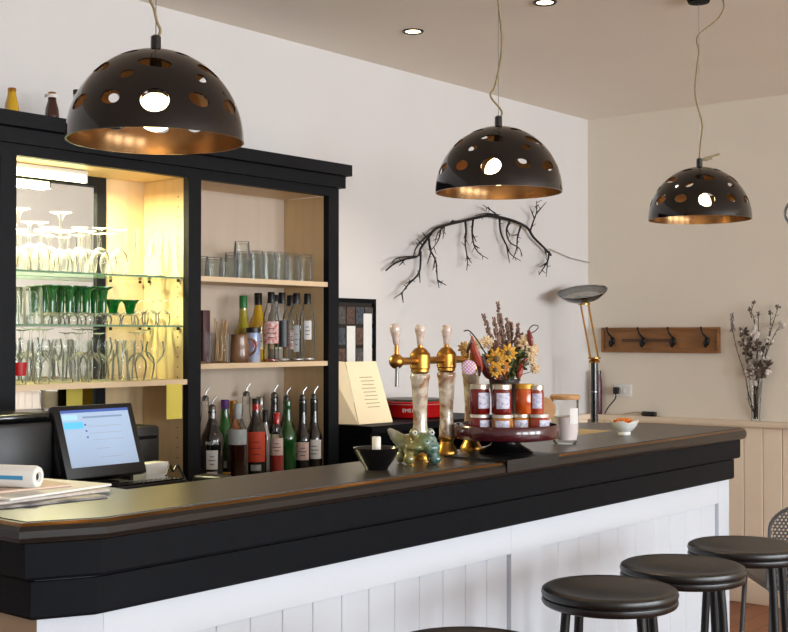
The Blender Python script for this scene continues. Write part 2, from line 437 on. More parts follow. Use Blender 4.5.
used = {}
def glass(kind, name, x, y, z, label, group, m=None, s=1, rz=0, cat='glass'):
    key = (kind, name)
    if key not in used:
        o = obj(name, glass_bm(kind), m or M['glass']); tag(o, label, cat, group); used[key] = (o, [])
    o, u = used[key]
    return place(o, u, (x, y, z), rz, label, group, (s, s, s))
U, MI, LO = 1.7008, 1.5188, 1.3155
for r, yy in enumerate((3.585, 3.66, 3.733)):
    for i in range(8):
        x = 2.375+i*.083+r*.012
        jit = random.uniform(-.006, .006)
        if i >= 6:
            if r < 2: glass('flute', 'champagne_flute', x+.02, yy+jit, U, 'slim clear champagne flute near the right end of the top glass shelf', 'champagne flutes on the top glass shelf', s=random.uniform(.82, .9))
            continue
        if i in (0, 2) and r == 0:
            glass('coupe_up', 'coupe_glass', x, yy+jit, U, 'tall clear upturned coupe, %s, foot rising above the top shelf crowd' % ('leftmost by the post' if i == 0 else 'third from the left post'), None)
        else:
            glass('wine_up', 'wine_glass', x, yy+jit, U, 'clear wine glass upside down in the crowd on the top glass shelf', 'upturned wine glasses on the top glass shelf', s=random.uniform(.8, .92))
for i, x in enumerate((2.37, 2.438)):
    for j, yy in enumerate((3.59, 3.665, 3.735)):
        glass('tumbler', 'tumbler', x+.004*j, yy, MI, 'tall clear tumbler upside down beside the green stemmed glasses, middle glass shelf', 'tumblers on the middle glass shelf', s=1.05)
# green stemmed Alsace glasses, upside down: clear bowl below, green stem and foot above
def green_proto():
    g = thing('green_stemmed_glass', '', 'glass')
    bm = BM(); lathe(bm, [(.030, 0), (.034, .016), (.032, .028), (.020, .039), (.006, .043)], 16); obj('bowl', bm, M['glass'], g)
    bm = BM(); lathe(bm, [(.0, .0415), (.012, .042), (.0135, .07), (.0145, .10), (.019, .122), (.035, .132), (.035, .135), (0, .136)], 16); obj('green_stem', bm, M['green_glass'], g)
    return g
gp = green_proto(); gu = []
for r, (yy, n) in enumerate(((3.585, 4), (3.66, 4), (3.735, 3))):
    for i in range(n):
        place(gp, gu, (2.508+i*.072+r*.018, yy, MI), 0, 'clear wine glass with green stem turned upside down on the middle glass shelf', 'green stemmed glasses on the middle glass shelf')
def green_cup_proto():
    g = thing('green_footed_cup', '', 'glass')
    bm = BM(); lathe(bm, [(.032, 0), (.034, .015), (.026, .035), (.010, .042)], 16); obj('bowl', bm, M['glass'], g)
    bm = BM(); lathe(bm, [(.0, .0405), (.014, .041), (.018, .06), (.022, .076), (.034, .090), (.034, .092), (0, .0925)], 16); obj('green_foot', bm, M['green_glass'], g)
    return g
gp = green_cup_proto(); gu = []
place(gp, gu, (2.796, 3.62, MI), 0, 'short green footed cup upside down, left of two past the tall green stems')
place(gp, gu, (2.873, 3.62, MI), 0, 'short green footed cup upside down, rightmost green thing on the middle shelf')
for r, yy in enumerate((3.595, 3.675, 3.745)):
    for i in range(3 if r == 2 else 2):
        glass('stem_small', 'liqueur_glass', (2.942, 2.955, 2.895)[r]+i*.066, yy, MI, 'small clear footed glass upside down at the right of the middle glass shelf', 'small footed glasses on the middle glass shelf', s=.85)
kinds = ['wine_up', 'beer', 'balloon', 'wine_up', 'balloon', 'tumbler', 'wine_up', 'balloon', 'beer']
lab = {'beer': ('beer_glass', 'clear flared beer glass among the glasses on the lowest lit shelf', 'beer glasses on the lowest lit shelf'),
       'balloon': ('balloon_glass', 'clear stemmed balloon glass among the glasses on the lowest lit shelf', 'balloon glasses on the lowest lit shelf'),
       'wine_up': ('upturned_wine_glass', 'clear wine glass upside down on the lowest lit shelf', 'upturned wine glasses on the lowest lit shelf'),
       'tumbler': ('straight_glass', 'clear straight glass upside down on the lowest lit shelf', 'straight glasses on the lowest lit shelf')}
for r, yy in enumerate((3.575, 3.655, 3.735)):
    for i in range(8):
        if r == 0 and i == 0: continue
        k = kinds[(i+r*2) % len(kinds)]; n, lb, g = lab[k]
        glass(k, n, 2.38+i*.082+r*.012, yy+random.uniform(-.006, .006), LO, lb, g, s=random.uniform(.92, 1.02) if k != 'beer' else .98)
t = thing('printed_beer_glass', 'beer glass with a red printed patch, leftmost on the lowest lit shelf', 'glass', (2.372, 3.575, LO))
obj('glass_body', glass_bm('beer'), M['glass'], t)
bm = BM(); a = to_cam(2.372, 3.575); lathe(bm, [(.0306, .03), (.0345, .075)], 10, a0=a-.9, a1=a+.9); obj('red_print', bm, M['red'], t, label='red print')
# right part of the cabinet: tumblers on the top shelf
R1 = 1.7075
for x in (3.195, 3.268, 3.341):
    for yy in (3.60, 3.70):
        glass('short', 'short_tumbler', x+(yy-3.6)*.2, yy, R1, 'short clear tumbler upside down at the left of the upper wooden shelf', 'short tumblers on the upper wooden shelf', m=M['glass_thick'], s=1.02)
glass('short', 'stacked_tumbler', 3.418, 3.60, R1, 'short clear tumbler carrying another one on its base, upper wooden shelf', None, m=M['glass_thick'], s=.96)
glass('short', 'stacked_tumbler', 3.418, 3.60, R1+.0775, 'short clear tumbler standing on top of another, upper wooden shelf', None, m=M['glass_thick'], s=.94)
for i in range(5):
    for r, yy in enumerate((3.59, 3.665, 3.735)):
        glass('tumbler', 'tall_tumbler', (3.488, 3.56, 3.632, 3.704, 3.777, 3.777)[i]+r*.001, yy, R1, 'tall clear tumbler upside down in the rows on the upper wooden shelf', 'tall tumblers on the upper wooden shelf', m=M['glass_thick'], s=.98)

# ---- bottles -------------------------------------------------------------
def liquor(rgb, rough=.08): return mat('bottle_glass_%d_%d_%d' % rgb, rgb, rough, var=.06, scale=12, spec=.7, coat=.4)
BG = {'black': liquor((16, 15, 16)), 'dark': liquor((26, 18, 14)), 'green': liquor((22, 78, 28)), 'bright_green': liquor((30, 108, 36)), 'brown': liquor((58, 22, 12)),
      'amber': liquor((150, 82, 30)), 'olive': liquor((150, 138, 22)), 'yellow': liquor((206, 160, 30)), 'purple': liquor((50, 24, 66)), 'pink': liquor((196, 62, 52)), 'clear': M['glass_thick'],
      'pale': liquor((176, 168, 160))}
LB = {'white': mat('white_label', (222, 218, 214), .7, var=.05, scale=70), 'grey': mat('grey_label', (168, 172, 172), .6, var=.08, scale=60), 'orange': mat('orange_red_label', (206, 66, 30), .6, var=.08, scale=70),
      'pinkish': mat('pale_pink_label', (222, 190, 180), .7, var=.08, scale=60), 'redwhite': mat('red_and_white_label', (224, 220, 214), .6, scale=70, rgb2=(196, 26, 28)), 'purple': mat('purple_label', (92, 48, 128), .6, var=.1, scale=40),
      'black': M['black_plastic'], 'red': M['red'], 'silver': M['steel'], 'green': mat('green_cap', (26, 110, 50), .4), 'gold': M['brass'], 'cream': M['cream_card'], 'blue': mat('blue_label', (60, 84, 150), .5)}
ink = M['black_plastic']
def bottle(x, y, z, h, r, body, labels, capm, label, neck=.62, cap_h=.035, spout=False, foil=None, name='bottle', liquid=None, group=None, txt=None, cat='bottle', nr=None):
    """labels: (z0, z1, colour, half angle) bands towards the room"""
    t = thing(name, label, cat, (x, y, z), 0, group); a = to_cam(x, y)
    nr = nr or min(.0145, r*.42); sh = h*neck
    bm = BM(); lathe(bm, [(0, 0), (r*.92, 0), (r, .008), (r, sh-.03), (r*.93, sh-.008), (r*.62, sh+.018), (nr*1.15, sh+.05 if h > .2 else sh+.03), (nr, h-.03), (nr*1.12, h-.012), (nr, h-.004), (0, h-.004)], 20)
    obj('glass_body', bm, BG[body], t)
    if liquid:
        bm = BM(); lathe(bm, [(0, .006), (r-.003, .006), (r-.003, liquid[1]), (0, liquid[1])], 18); obj('liquid', bm, BG[liquid[0]], t)
    for i, (z0, z1, c, ha) in enumerate(labels):
        bm = BM(); lathe(bm, [(r+.0007, z0), (r+.0007, z1)], 12, a0=a-ha, a1=a+ha); lb = obj('label', bm, LB[c], t, label=c.replace('redwhite', 'red and white')+' paper label')
        if z1-z0 > .06:
            for q in range(3):
                bm = BM(); zz = z0+(z1-z0)*(.25+.2*q); hh = ha*(.35+.2*(q % 2)); lathe(bm, [(r+.0012, zz), (r+.0012, zz+.003)], 6, a0=a-hh, a1=a+hh)
                obj('print_line', bm, ink, lb)
    if txt:
        bm = text_on_cylinder(txt[0], txt[1], r+.001, a, txt[2]); obj('lettering', bm, LB['white'], t)
    if foil:
        bm = BM(); lathe(bm, [(nr+.0008, h-foil[1]), (nr+.0012, h-.02), (nr+.001, h-.003), (0, h-.002)], 14); obj('foil', bm, LB[foil[0]], t, label=foil[0]+' foil')
    if capm:
        bm = BM(); lathe(bm, [(nr+.0018, h-cap_h), (nr+.002, h-.001), (nr+.0006, h+.001), (0, h+.001)], 14); obj('cap', bm, LB[capm], t)
    if spout:
        bm = BM(); lathe(bm, [(0, h-.004), (nr*.95, h-.004), (nr*1.05, h+.01), (.006, h+.018), (0, h+.018)], 10); tube(bm, [(0, 0, h+.012), (.004, 0, h+.03), (.02, -.004, h+.048)], .0032, 6); obj('pourer', bm, M['steel'], t, label='steel pourer')
    return t
BZ = .9208
bottle(3.178, 3.64, BZ, .27, .034, 'pale', [(.04, .13, 'purple', 1.0)], 'silver', 'clear bottle with purple label squeezed against the cabinet post, back counter', spout=True)
bottle(3.224, 3.56, BZ, .275, 0.045, 'black', [(.045, .118, 'white', .5), (.018, .036, 'white', .45)], None, 'black bottle with silver neck and tall white label at left of liquor row', foil=('silver', .07), spout=True, txt=('INGAR', .018, .145), neck=.66)
bottle(3.379, 3.655, BZ, .30, .034, 'bright_green', [(.03, .06, 'white', .8)], 'purple', 'green bottle with purple cap behind the black bottle, back counter')
bottle(3.358, 3.56, BZ, .29, 0.042, 'clear', [(.13, .19, 'grey', 1.0)], 'grey', 'clear bottle half filled with dark brown liquor under grey label', liquid=('brown', .13), cap_h=.06, neck=.66)
bottle(3.455, 3.555, BZ, .305, 0.042, 'dark', [(.055, .175, 'orange', 1.0), (.02, .045, 'grey', .5)], 'black', 'dark wine shaped bottle with big orange red label and red foil', foil=('red', .08), cap_h=.02)
bottle(3.547, 3.53, BZ, .245, 0.029, 'clear', [(.075, .145, 'pinkish', 1.0)], 'red', 'clear bottle of red liqueur with pale label and red cap', liquid=('pink', .075), cap_h=.045)
bottle(3.585, 3.635, BZ, .25, .022, 'pale', [], 'black', 'slim pale bottle with black neck right of the red capped bottle', cap_h=.07)
bottle(3.64, 3.56, BZ, .295, 0.036, 'green', [], None, 'plain green glass bottle without label, back counter', neck=.55, spout=False)
bottle(3.731, 3.56, BZ, .295, 0.034, 'black', [(.04, .115, 'pinkish', .85)], None, 'black bottle with pale pink label, second from the right cabinet post', foil=('black', .09), spout=True, neck=.5)
bottle(3.80, 3.56, BZ, .295, .035, 'black', [(.04, .12, 'white', 1.0)], None, 'black bottle with white label next to the right cabinet post', foil=('black', .09), spout=True, neck=.5)
for i, (x, c, cp_, h, lbl) in enumerate(((3.336, 'clear', None, .30, 'clear bottle with steel pourer in the second row behind the black bottle'), (3.489, 'amber', 'gold', .29, 'amber bottle with gold cap in the second row'), (3.563, 'clear', None, .31, 'clear bottle with pourer behind the orange labelled bottle'),
        (3.645, 'clear', 'silver', .30, 'clear bottle with silver cap behind the red liqueur'), (3.728, 'dark', None, .30, 'dark bottle with pourer behind the plain green bottle'), (3.803, 'brown', None, .285, 'brown bottle with pourer behind the two black bottles'))):
    bottle(x, 3.725, BZ, h, .036, c, [(.06, .14, 'cream', .9)], cp_, lbl, spout=cp_ is None)
# middle wooden shelf on the right
R2 = 1.3725
t = thing('glass_of_stirrers', 'clear glass full of thin wooden stirring sticks, middle wooden shelf', 'glass', (3.279, 3.575, R2))
bm = BM(); lathe(bm, [(0, 0), (.037, 0), (.038, .004), (.042, .118), (.040, .118), (.036, .006), (0, .006)], 20); obj('glass_body', bm, M['glass'], t)
stick = mat('pale_stick_wood', (196, 160, 116), .7, var=.1, scale=20)
for i in range(16):
    a = random.uniform(0, 2*PI); r0 = random.uniform(.005, .022); r1 = random.uniform(.012, .036)
    d = Vector((r1*math.cos(a)-r0*math.cos(a+.4), r1*math.sin(a)-r0*math.sin(a+.4), .11))
    p = Vector((r0*math.cos(a+.4), r0*math.sin(a+.4), .007)); q = p+d*random.uniform(1.3, 1.55)
    bm = BM(); tube(bm, [p, q], .0024, 5); tag(obj('stirring_stick', bm, stick, None, (3.279, 3.575, R2)), 'pale wooden stirring stick standing in the glass on the middle wooden shelf', 'stick', 'stirring sticks in the glass')
t = thing('lidded_tumbler', 'clear tumbler holding a dark maroon packet, left end of middle wooden shelf', 'glass', (3.203, 3.58, R2))
bm = BM(); lathe(bm, [(0, 0), (.026, 0), (.030, .12), (.028, .12), (.024, .006), (0, .006)], 18); obj('glass_body', bm, M['glass'], t)
tag(obj('maroon_packet', box(BM(), -.018, .018, -.012, .012, .008, .205, .003), mat('dark_maroon_packet', (72, 32, 38), .5), None, (3.203, 3.58, R2)), 'dark maroon packet standing in the leftmost tumbler, middle wooden shelf', 'packet')
t = thing('brown_mug', 'brown glazed mug with handle in front of the yellow bottles', 'mug', (3.371, 3.565, R2), 0)
mugm = mat('brown_glaze', (86, 44, 26), .25, var=.1, scale=8, coat=.4, rgb2=(150, 112, 80))
bm = BM(); lathe(bm, [(0, 0), (.038, 0), (.043, .02), (.040, .06), (.034, .10), (.037, .112), (.034, .112), (.031, .10), (.036, .05), (.034, .01), (0, .01)], 22); obj('mug_body', bm, mugm, t)
bm = BM(); rdir = Vector((math.sin(VIEW), -math.cos(VIEW), 0)); tube(bm, spline([rdir*.036+Vector((0, 0, .095)), rdir*.062+Vector((0, 0, .085)), rdir*.064+Vector((0, 0, .05)), rdir*.042+Vector((0, 0, .028))], 5), .005, 8); obj('handle', bm, mugm, t)
t = thing('drink_can', 'white and blue can with dark top beside the brown mug', 'can', (3.458, 3.575, R2))
bm = BM(); lathe(bm, [(0, 0), (.026, 0), (.0285, .006), (.0285, .13), (.026, .138), (0, .138)], 20); obj('can_body', bm, mat('white_blue_can', (206, 212, 224), .3, metal=.2, scale=9, rgb2=(80, 110, 170)), t)
bm = BM(); lathe(bm, [(.029, .118), (.029, .137), (.026, .1405), (0, .1405)], 20); obj('lid', bm, LB['black'], t)
bm = BM(); ca = to_cam(3.45, 3.575); lathe(bm, [(.0292, .06), (.0292, .085)], 8, a0=ca-.1, a1=ca+.7); obj('red_patch', bm, LB['red'], t)
bottle(3.493, 3.67, R2, .27, .036, 'olive', [], 'green', 'olive yellow bottle with green cap at left on the middle wooden shelf', neck=.5, cap_h=.05)
bottle(3.607, 3.70, R2, .285, .036, 'yellow', [(.05, .12, 'cream', .8)], 'black', 'yellow syrup bottle with black cap behind the white can', cap_h=.05)
for i, (x, lbls, l) in enumerate(((3.559, [(.075, .165, 'redwhite', 1.1)], 'clear syrup bottle with red and white label and black cap'),
                    (3.634, [(.06, .17, 'black', .9)], 'clear syrup bottle with black label second in the clear row'),
                    (3.708, [(.04, .15, 'grey', .35)], 'clear syrup bottle with narrow grey label third in the clear row'),
                    (3.787, [(.09, .17, 'white', .55)], 'clear syrup bottle with white label rightmost on the middle wooden shelf'))):
    bottle(x, 3.575+.012*(i % 2), R2, .285, .033, 'clear', lbls, 'black', l, neck=.72, cap_h=.045, nr=.013, liquid=('pale', .012) if i else ('pink', .01))
for i, x in enumerate((3.71, 3.80)):
    bottle(x, 3.70, R2, .28, .033, ('pale', 'clear')[i], [(.05, .13, ('cream', 'redwhite')[i], .8)], 'black', ('pale bottle with cream label in the second row of the syrups', 'clear bottle with red speckled label in the second row of the syrups')[i], neck=.72, cap_h=.045)
# small bottles on the cabinet top
CT = 2.2135
bottle(2.332, 3.56, CT, .088, .024, 'yellow', [], 'gold', 'small yellow juice bottle, leftmost on top of the cabinet', neck=.5, cap_h=.014, nr=.012, name='juice_bottle')
bottle(2.489, 3.56, CT, .098, .024, 'brown', [(.078, .09, 'white', 1.5)], 'gold', 'small dark red juice bottle, middle of three on cabinet top', neck=.5, cap_h=.014, nr=.012, name='juice_bottle')
bottle(2.591, 3.56, CT, .122, .024, 'pale', [], 'black', 'small pale bottle with black cap peeping out beside the big pendant lamp', neck=.5, cap_h=.016, nr=.012, name='juice_bottle')
# yellow notes
bm = BM(); box(bm, 2.965, 3.04, F+.002, F+.0035, 1.17, 1.30)
o = tag(obj('paper_note', bm, M['yellow_note']), 'yellow paper note hanging from the shelf edge left of the cabinet post', 'note')
bm = BM(); box(bm, 2.70, 2.77, 3.765, 3.767, 1.12, 1.294)
tag(obj('paper_note', bm, M['yellow_note']), 'yellow paper strip hanging under the shelf in front of the mirror', 'note')

# ================================================================ till corner
drw = thing('cash_drawer', 'flat black cash drawer under the tilted till screen', 'cash drawer', (2.42, 3.2, .9205))
obj('case', box(BM(), -.16, .16, -.17, .17, 0, .082, .004), M['black_plastic'], drw); obj('drawer_front', box(BM(), -.16, .16, -.1745, -.171, .01, .072, .001), M['black_gloss'], drw)
mon = thing('till_monitor', 'black touch screen till with lit pale blue display, tilted back', 'monitor', (2.38, 3.1, 1.003))
tilt = Matrix.Rotation(math.radians(-20), 4, 'X')
T = Matrix.Translation((0, 0, .04)) @ tilt
bm = BM(); box(bm, -.152, .152, 0, .028, 0, .235, .006, 2, T); obj('bezel', bm, M['black_plastic'], mon)
bm = BM(); box(bm, -.15, .13, .0285, .11, .008, .228, .02, 3, T); obj('back_housing', bm, M['black_plastic'], mon)
scr = emis('lit_screen', (150, 168, 192), .55)
sm = lambda n, c, s: emis(n, c, s)
bm = BM(); box(bm, -.128, .128, -.0012, -.0002, .036, .218, 0, 2, T); so = obj('screen', bm, scr, mon, label='pale blue lit display')
for nm, a, b_, c, d, m in (('title_bar', -.128, .128, .209, .218, sm('screen_navy', (60, 84, 150), .5)), ('menu_box', -.126, -.055, .158, .180, sm('screen_cyan', (84, 172, 214), .6)),
        ('menu_box', -.126, -.07, .186, .203, sm('screen_pale', (150, 190, 220), .6)), ('toolbar', -.05, .10, .190, .196, sm('screen_grey', (120, 140, 170), .4)),
        ('list_line', -.04, .09, .162, .164, sm('screen_line', (150, 160, 176), .4)), ('list_line', -.04, .09, .140, .142, D.materials['screen_line']), ('list_line', -.03, .09, .118, .120, D.materials['screen_line']),
        ('list_line', -.02, .03, .09, .092, D.materials['screen_line']), ('list_line', -.02, .07, .062, .064, D.materials['screen_line']), ('list_mark', -.05, -.044, .166, .172, D.materials['screen_navy']), ('list_mark', -.05, -.044, .146, .152, D.materials['screen_navy']), ('list_mark', -.05, -.044, .126, .132, D.materials['screen_navy'])):
    bm = BM(); box(bm, a, b_, -.0018, -.0012, c, d, 0, 2, T); obj(nm, bm, m, so)
bm = BM(); box(bm, -.09, .09, .06, .20, 0, .014, .004); box(bm, -.035, .035, .10, .14, .012, .12, .006); obj('stand', bm, M['black_plastic'], mon)
kb = thing('keyboard', 'black keyboard lying before the till screen among cables', 'keyboard', (2.46, 3.045, 1.0035))
obj('case', box(BM(), -.17, .17, -.02, .045, 0, .014, .003), M['black_plastic'], kb)
bm = BM()
for i in range(18):
    for j in range(3): box(bm, -.163+i*.018, -.148+i*.018, -.016+j*.019, -.001+j*.019, .0138, .019, .001, 1)
obj('keys', bm, M['black_gloss'], kb)
pr = thing('receipt_printer', 'black receipt printer behind the right side of the till screen', 'printer', (2.735, 3.44, .9205))
obj('case', box(BM(), -.065, .065, -.08, .08, 0, .245, .01), M['black_plastic'], pr); obj('paper_slot', box(BM(), -.05, .05, -.0825, -.0805, .20, .212), M['black_gloss'], pr)
lp = thing('laser_printer', 'large black office printer left of the till screen', 'printer', (2.125, 3.30, .9205))
obj('case', box(BM(), -.105, .105, -.13, .13, 0, .30, .015), M['black_plastic'], lp); obj('paper_tray', box(BM(), -.08, .08, -.139, -.1305, .05, .13, .003), M['black_gloss'], lp)
obj('top_lid', box(BM(), -.1, .1, -.12, .12, .3005, .325, .008), M['black_gloss'], lp)
bx = thing('white_box', 'small white card box beside the till screen', 'box', (2.655, 3.235, .9205), .1)
obj('carton', box(BM(), -.05, .05, -.03, .03, 0, .135, .002), M['white_ceramic'], bx); obj('flap', box(BM(), -.051, .051, -.0325, -.0305, .10, .1355), M['paper'], bx)
bm = BM(); tube(bm, spline([(2.60, 3.09, 1.0265), (2.64, 3.12, 1.055), (2.68, 3.15, 1.03), (2.71, 3.16, 1.045), (2.74, 3.15, .99), (2.79, 3.12, .94), (2.85, 3.10, .9245)], 8), .0035, 6)
tag(obj('cable', bm, M['black_plastic']), 'thin black cable looping in front of the white box', 'cable')
hs = thing('card_reader', 'small black card reader near the foot of the cabinet post', 'card reader', (2.90, 3.20, .9205), .3)
obj('body', box(BM(), -.04, .04, -.06, .06, 0, .075, .012, 3), M['black_plastic'], hs); 
bm = BM(); lathe(bm, [(.011, 0), (.014, 0), (.014, .006), (.011, .006), (.011, 0)], 14, M=Matrix.Translation((.03, -.04, .0755))); obj('brass_ring', bm, M['brass'], hs)

# papers at the near corner of the bar
TOPZ = 1.1003
def sheet(name, cx, cy, w_, d_, z, t_, rz, m, label, cat='newspaper', group=None):
    bm = BM(); box(bm, -w_/2, w_/2, -d_/2, d_/2, 0, t_, min(.0015, t_*.3), 1)
    o = obj(name, bm, m, None, (cx, cy, z), (0, 0, rz)); return tag(o, label, cat, group)
pic = mat('newspaper_picture_page', (196, 188, 182), .7, scale=14, rgb2=(40, 42, 52))
sheet('newspaper', 1.665, 2.575, .30, .46, TOPZ, .006, -.12, pic, 'folded newspaper with dark pictures at the bottom of the paper pile')
sheet('newspaper', 1.675, 2.60, .31, .44, TOPZ+.0065, .007, .02, M['newsprint'], 'folded newspaper second from the bottom of the paper pile')
sheet('magazine', 1.675, 2.60, .32, .42, TOPZ+.014, .006, .16, M['paper'], 'white magazine in the paper pile under the pinkish page', 'magazine')
sheet('newspaper', 1.64, 2.64, .28, .38, TOPZ+.0205, .006, -.06, mat('pinkish_newsprint', (222, 196, 176), .8, var=.06, scale=50), 'pinkish newspaper at the top of the pile, under the roll')
rl = thing('paper_roll', 'thick white paper roll with blue stripe lying on the newspaper pile', 'roll', (1.622, 2.523, TOPZ+.0268+.0265))
ax = Vector((.412, -.912, 0)).normalized(); Rm = ax.to_track_quat('Z', 'Y').to_matrix().to_4x4()
bm = BM(); lathe(bm, [(0, -.17), (.0255, -.17), (.026, -.166), (.026, .096), (.023, .104), (.012, .1055), (.0105, .10), (0, .10)], 24, M=Rm); obj('roll_body', bm, M['paper'], rl)
bm = BM(); side = Vector((0, 0, 1)).cross(ax)
for k in range(1): lathe(bm, [(.0263, -.17), (.0263, .08)], 4, M=Rm, a0=math.atan2(-side.dot(Rm.to_3x3() @ Vector((0, 1, 0))), -side.dot(Rm.to_3x3() @ Vector((1, 0, 0))))-.15, a1=math.atan2(-side.dot(Rm.to_3x3() @ Vector((0, 1, 0))), -side.dot(Rm.to_3x3() @ Vector((1, 0, 0))))+.2)
obj('blue_stripe', bm, mat('light_blue_print', (66, 160, 210), .6), rl)
bm = BM(); lathe(bm, [(0, .1001), (.0095, .1001)], 10, M=Rm); obj('core_hole', bm, M['black_plastic'], rl)

# ================================================================ black unit right of the cabinet
un = thing('black_shelf_unit', 'low black open shelf unit carrying the red pan behind the taps', 'shelf unit', (4.45, 3.62, 0))
ui = Vector((-4.45, -3.62, 0))
U0, U1 = 3.945, 4.93
for nm, q in (('top', (U0, U1, 3.36, 3.82, 1.065, 1.095)), ('side', (U0, U0+.02, 3.37, 3.81, 0, 1.0645)), ('side', (U1-.02, U1, 3.37, 3.81, 0, 1.0645)), ('back', (U0+.021, U1-.021, 3.79, 3.81, 0, 1.0645)),
              ('shelf', (U0+.021, U1-.021, 3.37, 3.789, .86, .88)), ('front', (U0+.021, U1-.021, 3.37, 3.39, .05, .859))):
    part(nm, box(BM(), *q), M['black_paint'], un, ui)
t = thing('storage_jar', 'clear lidded storage jar in the black shelf unit behind the bowl', 'jar', (4.03, 3.44, .8805))
bm = BM(); lathe(bm, [(0, 0), (.035, 0), (.036, .08), (.028, .095), (.028, .10)], 18); obj('glass_body', bm, M['glass_thick'], t)
bm = BM(); lathe(bm, [(0, .1005), (.032, .1005), (.03, .112), (.008, .118), (.009, .13), (0, .134)], 16); obj('lid', bm, M['steel'], t)
for i, x in enumerate((4.13, 4.20)):
    glass('short', 'small_tumbler', x, 3.44, .8805, 'small clear tumbler in the black shelf unit, %s the candle' % ('left of' if i == 0 else 'behind'), None, m=M['glass_thick'], s=.8)
pan = thing('red_pan', 'round red pan with dark lid on the black unit behind the taps', 'pan', (4.53, 3.60, 1.0955))
bm = BM(); lathe(bm, [(0, 0), (.128, 0), (.138, .006), (.142, .02), (.143, .07), (.146, .074), (.143, .078), (0, .078)], 48); obj('body', bm, M['red'], pan)
bm = BM(); lathe(bm, [(0, .0785), (.138, .0785), (.134, .088), (.05, .092), (0, .092)], 48); obj('lid', bm, mat('dark_olive_lid', (52, 52, 44), .4), pan)
bm = BM(); lathe(bm, [(.1435, .064), (.1445, .066), (.1435, .068)], 48); obj('trim_line', bm, mat('pinkish_line', (190, 120, 120), .4), pan)
bm = text_on_cylinder('EMS1', .024, .144, to_cam(4.53, 3.60)-.19, .038); obj('lettering', bm, LB['white'], pan)
# menu cards and notice board
def quad_card(name, pts, m, label, thick=.002):
    P_ = [Vector(p) for p in pts]; n = (P_[1]-P_[0]).cross(P_[3]-P_[0]).normalized()*thick
    bm = BM(); a = [bm.verts.new(p) for p in P_]; b_ = [bm.verts.new(p+n) for p in P_]
    bm.faces.new(a); bm.faces.new(b_[::-1])
    for i in range(4): bm.faces.new((a[i], a[(i+1) % 4], b_[(i+1) % 4], b_[i]))
    return obj(name, bm, m)
mc = thing('menu_card', 'large cream menu card leaning in a folder, front one by the red pan', 'menu card', (4.15, 3.5, 1.0955))
mi = Vector((-4.15, -3.5, -1.0955))
def cardpart(name, pts, m, par, inv, th=.002, **k):
    P_ = [Vector(p)+inv for p in pts]; n = (P_[1]-P_[0]).cross(P_[3]-P_[0]).normalized()*th
    bm = BM(); a = [bm.verts.new(p) for p in P_]; b_ = [bm.verts.new(p+n) for p in P_]
    bm.faces.new(a); bm.faces.new(b_[::-1])
    for i in range(4): bm.faces.new((a[i], a[(i+1) % 4], b_[(i+1) % 4], b_[i]))
    return obj(name, bm, m, par, **k)
FB, FT = [(3.985, 3.47, 1.0965), (4.19, 3.45, 1.0965)], [(4.275, 3.62, 1.362), (4.078, 3.63, 1.362)]
fc = cardpart('front_leaf', FB+FT, M['cream_card'], mc, mi)
bm = BM()
def lerp(a, b, t): return tuple(a[i]+(b[i]-a[i])*t for i in range(3))
pl = mat('card_print', (176, 160, 130), .7)
for k in range(9):
    v0, v1 = .25+.06*k, .25+.06*k+.012
    L0, L1 = lerp(FB[0], FT[1], v0), lerp(FB[0], FT[1], v1); Q0, Q1 = lerp(FB[1], FT[0], v0), lerp(FB[1], FT[0], v1)
    u0, u1 = .35-.02*(k % 3), .72+.03*(k % 2)
    vs = [Vector(p)+mi+Vector((-.0006, -.0045, .0018)) for p in (lerp(L0, Q0, u0), lerp(L0, Q0, u1), lerp(L1, Q1, u1), lerp(L1, Q1, u0))]
    bm = BM(); bm.faces.new([bm.verts.new(p) for p in vs]); obj('print_line', bm, pl, fc)
cardpart('side_leaf', [(3.955, 3.56, 1.0965), (3.983, 3.47, 1.0965), (4.076, 3.63, 1.362), (4.02, 3.70, 1.372)], M['cream_card'], mc, mi)
nb = thing('notice_board', 'black framed board of small photos on the wall right of the cabinet', 'board', (4.37, YB-.001, 1.085))
obj('backing', box(BM(), -.16, .128, -.012, 0, .0, .565), M['black_gloss'], nb)
obj('frame', (lambda bm: (box(bm, -.165, -.145, -.02, -.0125, 0, .57), box(bm, .118, .132, -.02, -.0125, 0, .57), box(bm, -.145, .118, -.02, -.0125, .55, .57), bm)[-1])(BM()), M['black_paint'], nb)
phm = [mat('photo_tone_%s' % n, c, .5, scale=60, rgb2=d) for n, c, d in (('grey', (96, 92, 90), (40, 38, 40)), ('brown', (110, 80, 66), (44, 34, 32)), ('slate', (78, 88, 100), (30, 32, 38)))]
for r in range(5):
    for c_ in range(4):
        obj('photo', box(BM(), -.14+c_*.066, -.082+c_*.066, -.0135, -.0125, .45-r*.098, .53-r*.098), phm[(r*2+c_) % 3], nb)
for x in (-.045, .075): obj('paper_strip', box(BM(), x-.03, x+.03, -.0155, -.0138, .08, .50 if x > 0 else .44), M['paper'], nb, label='white paper strip')

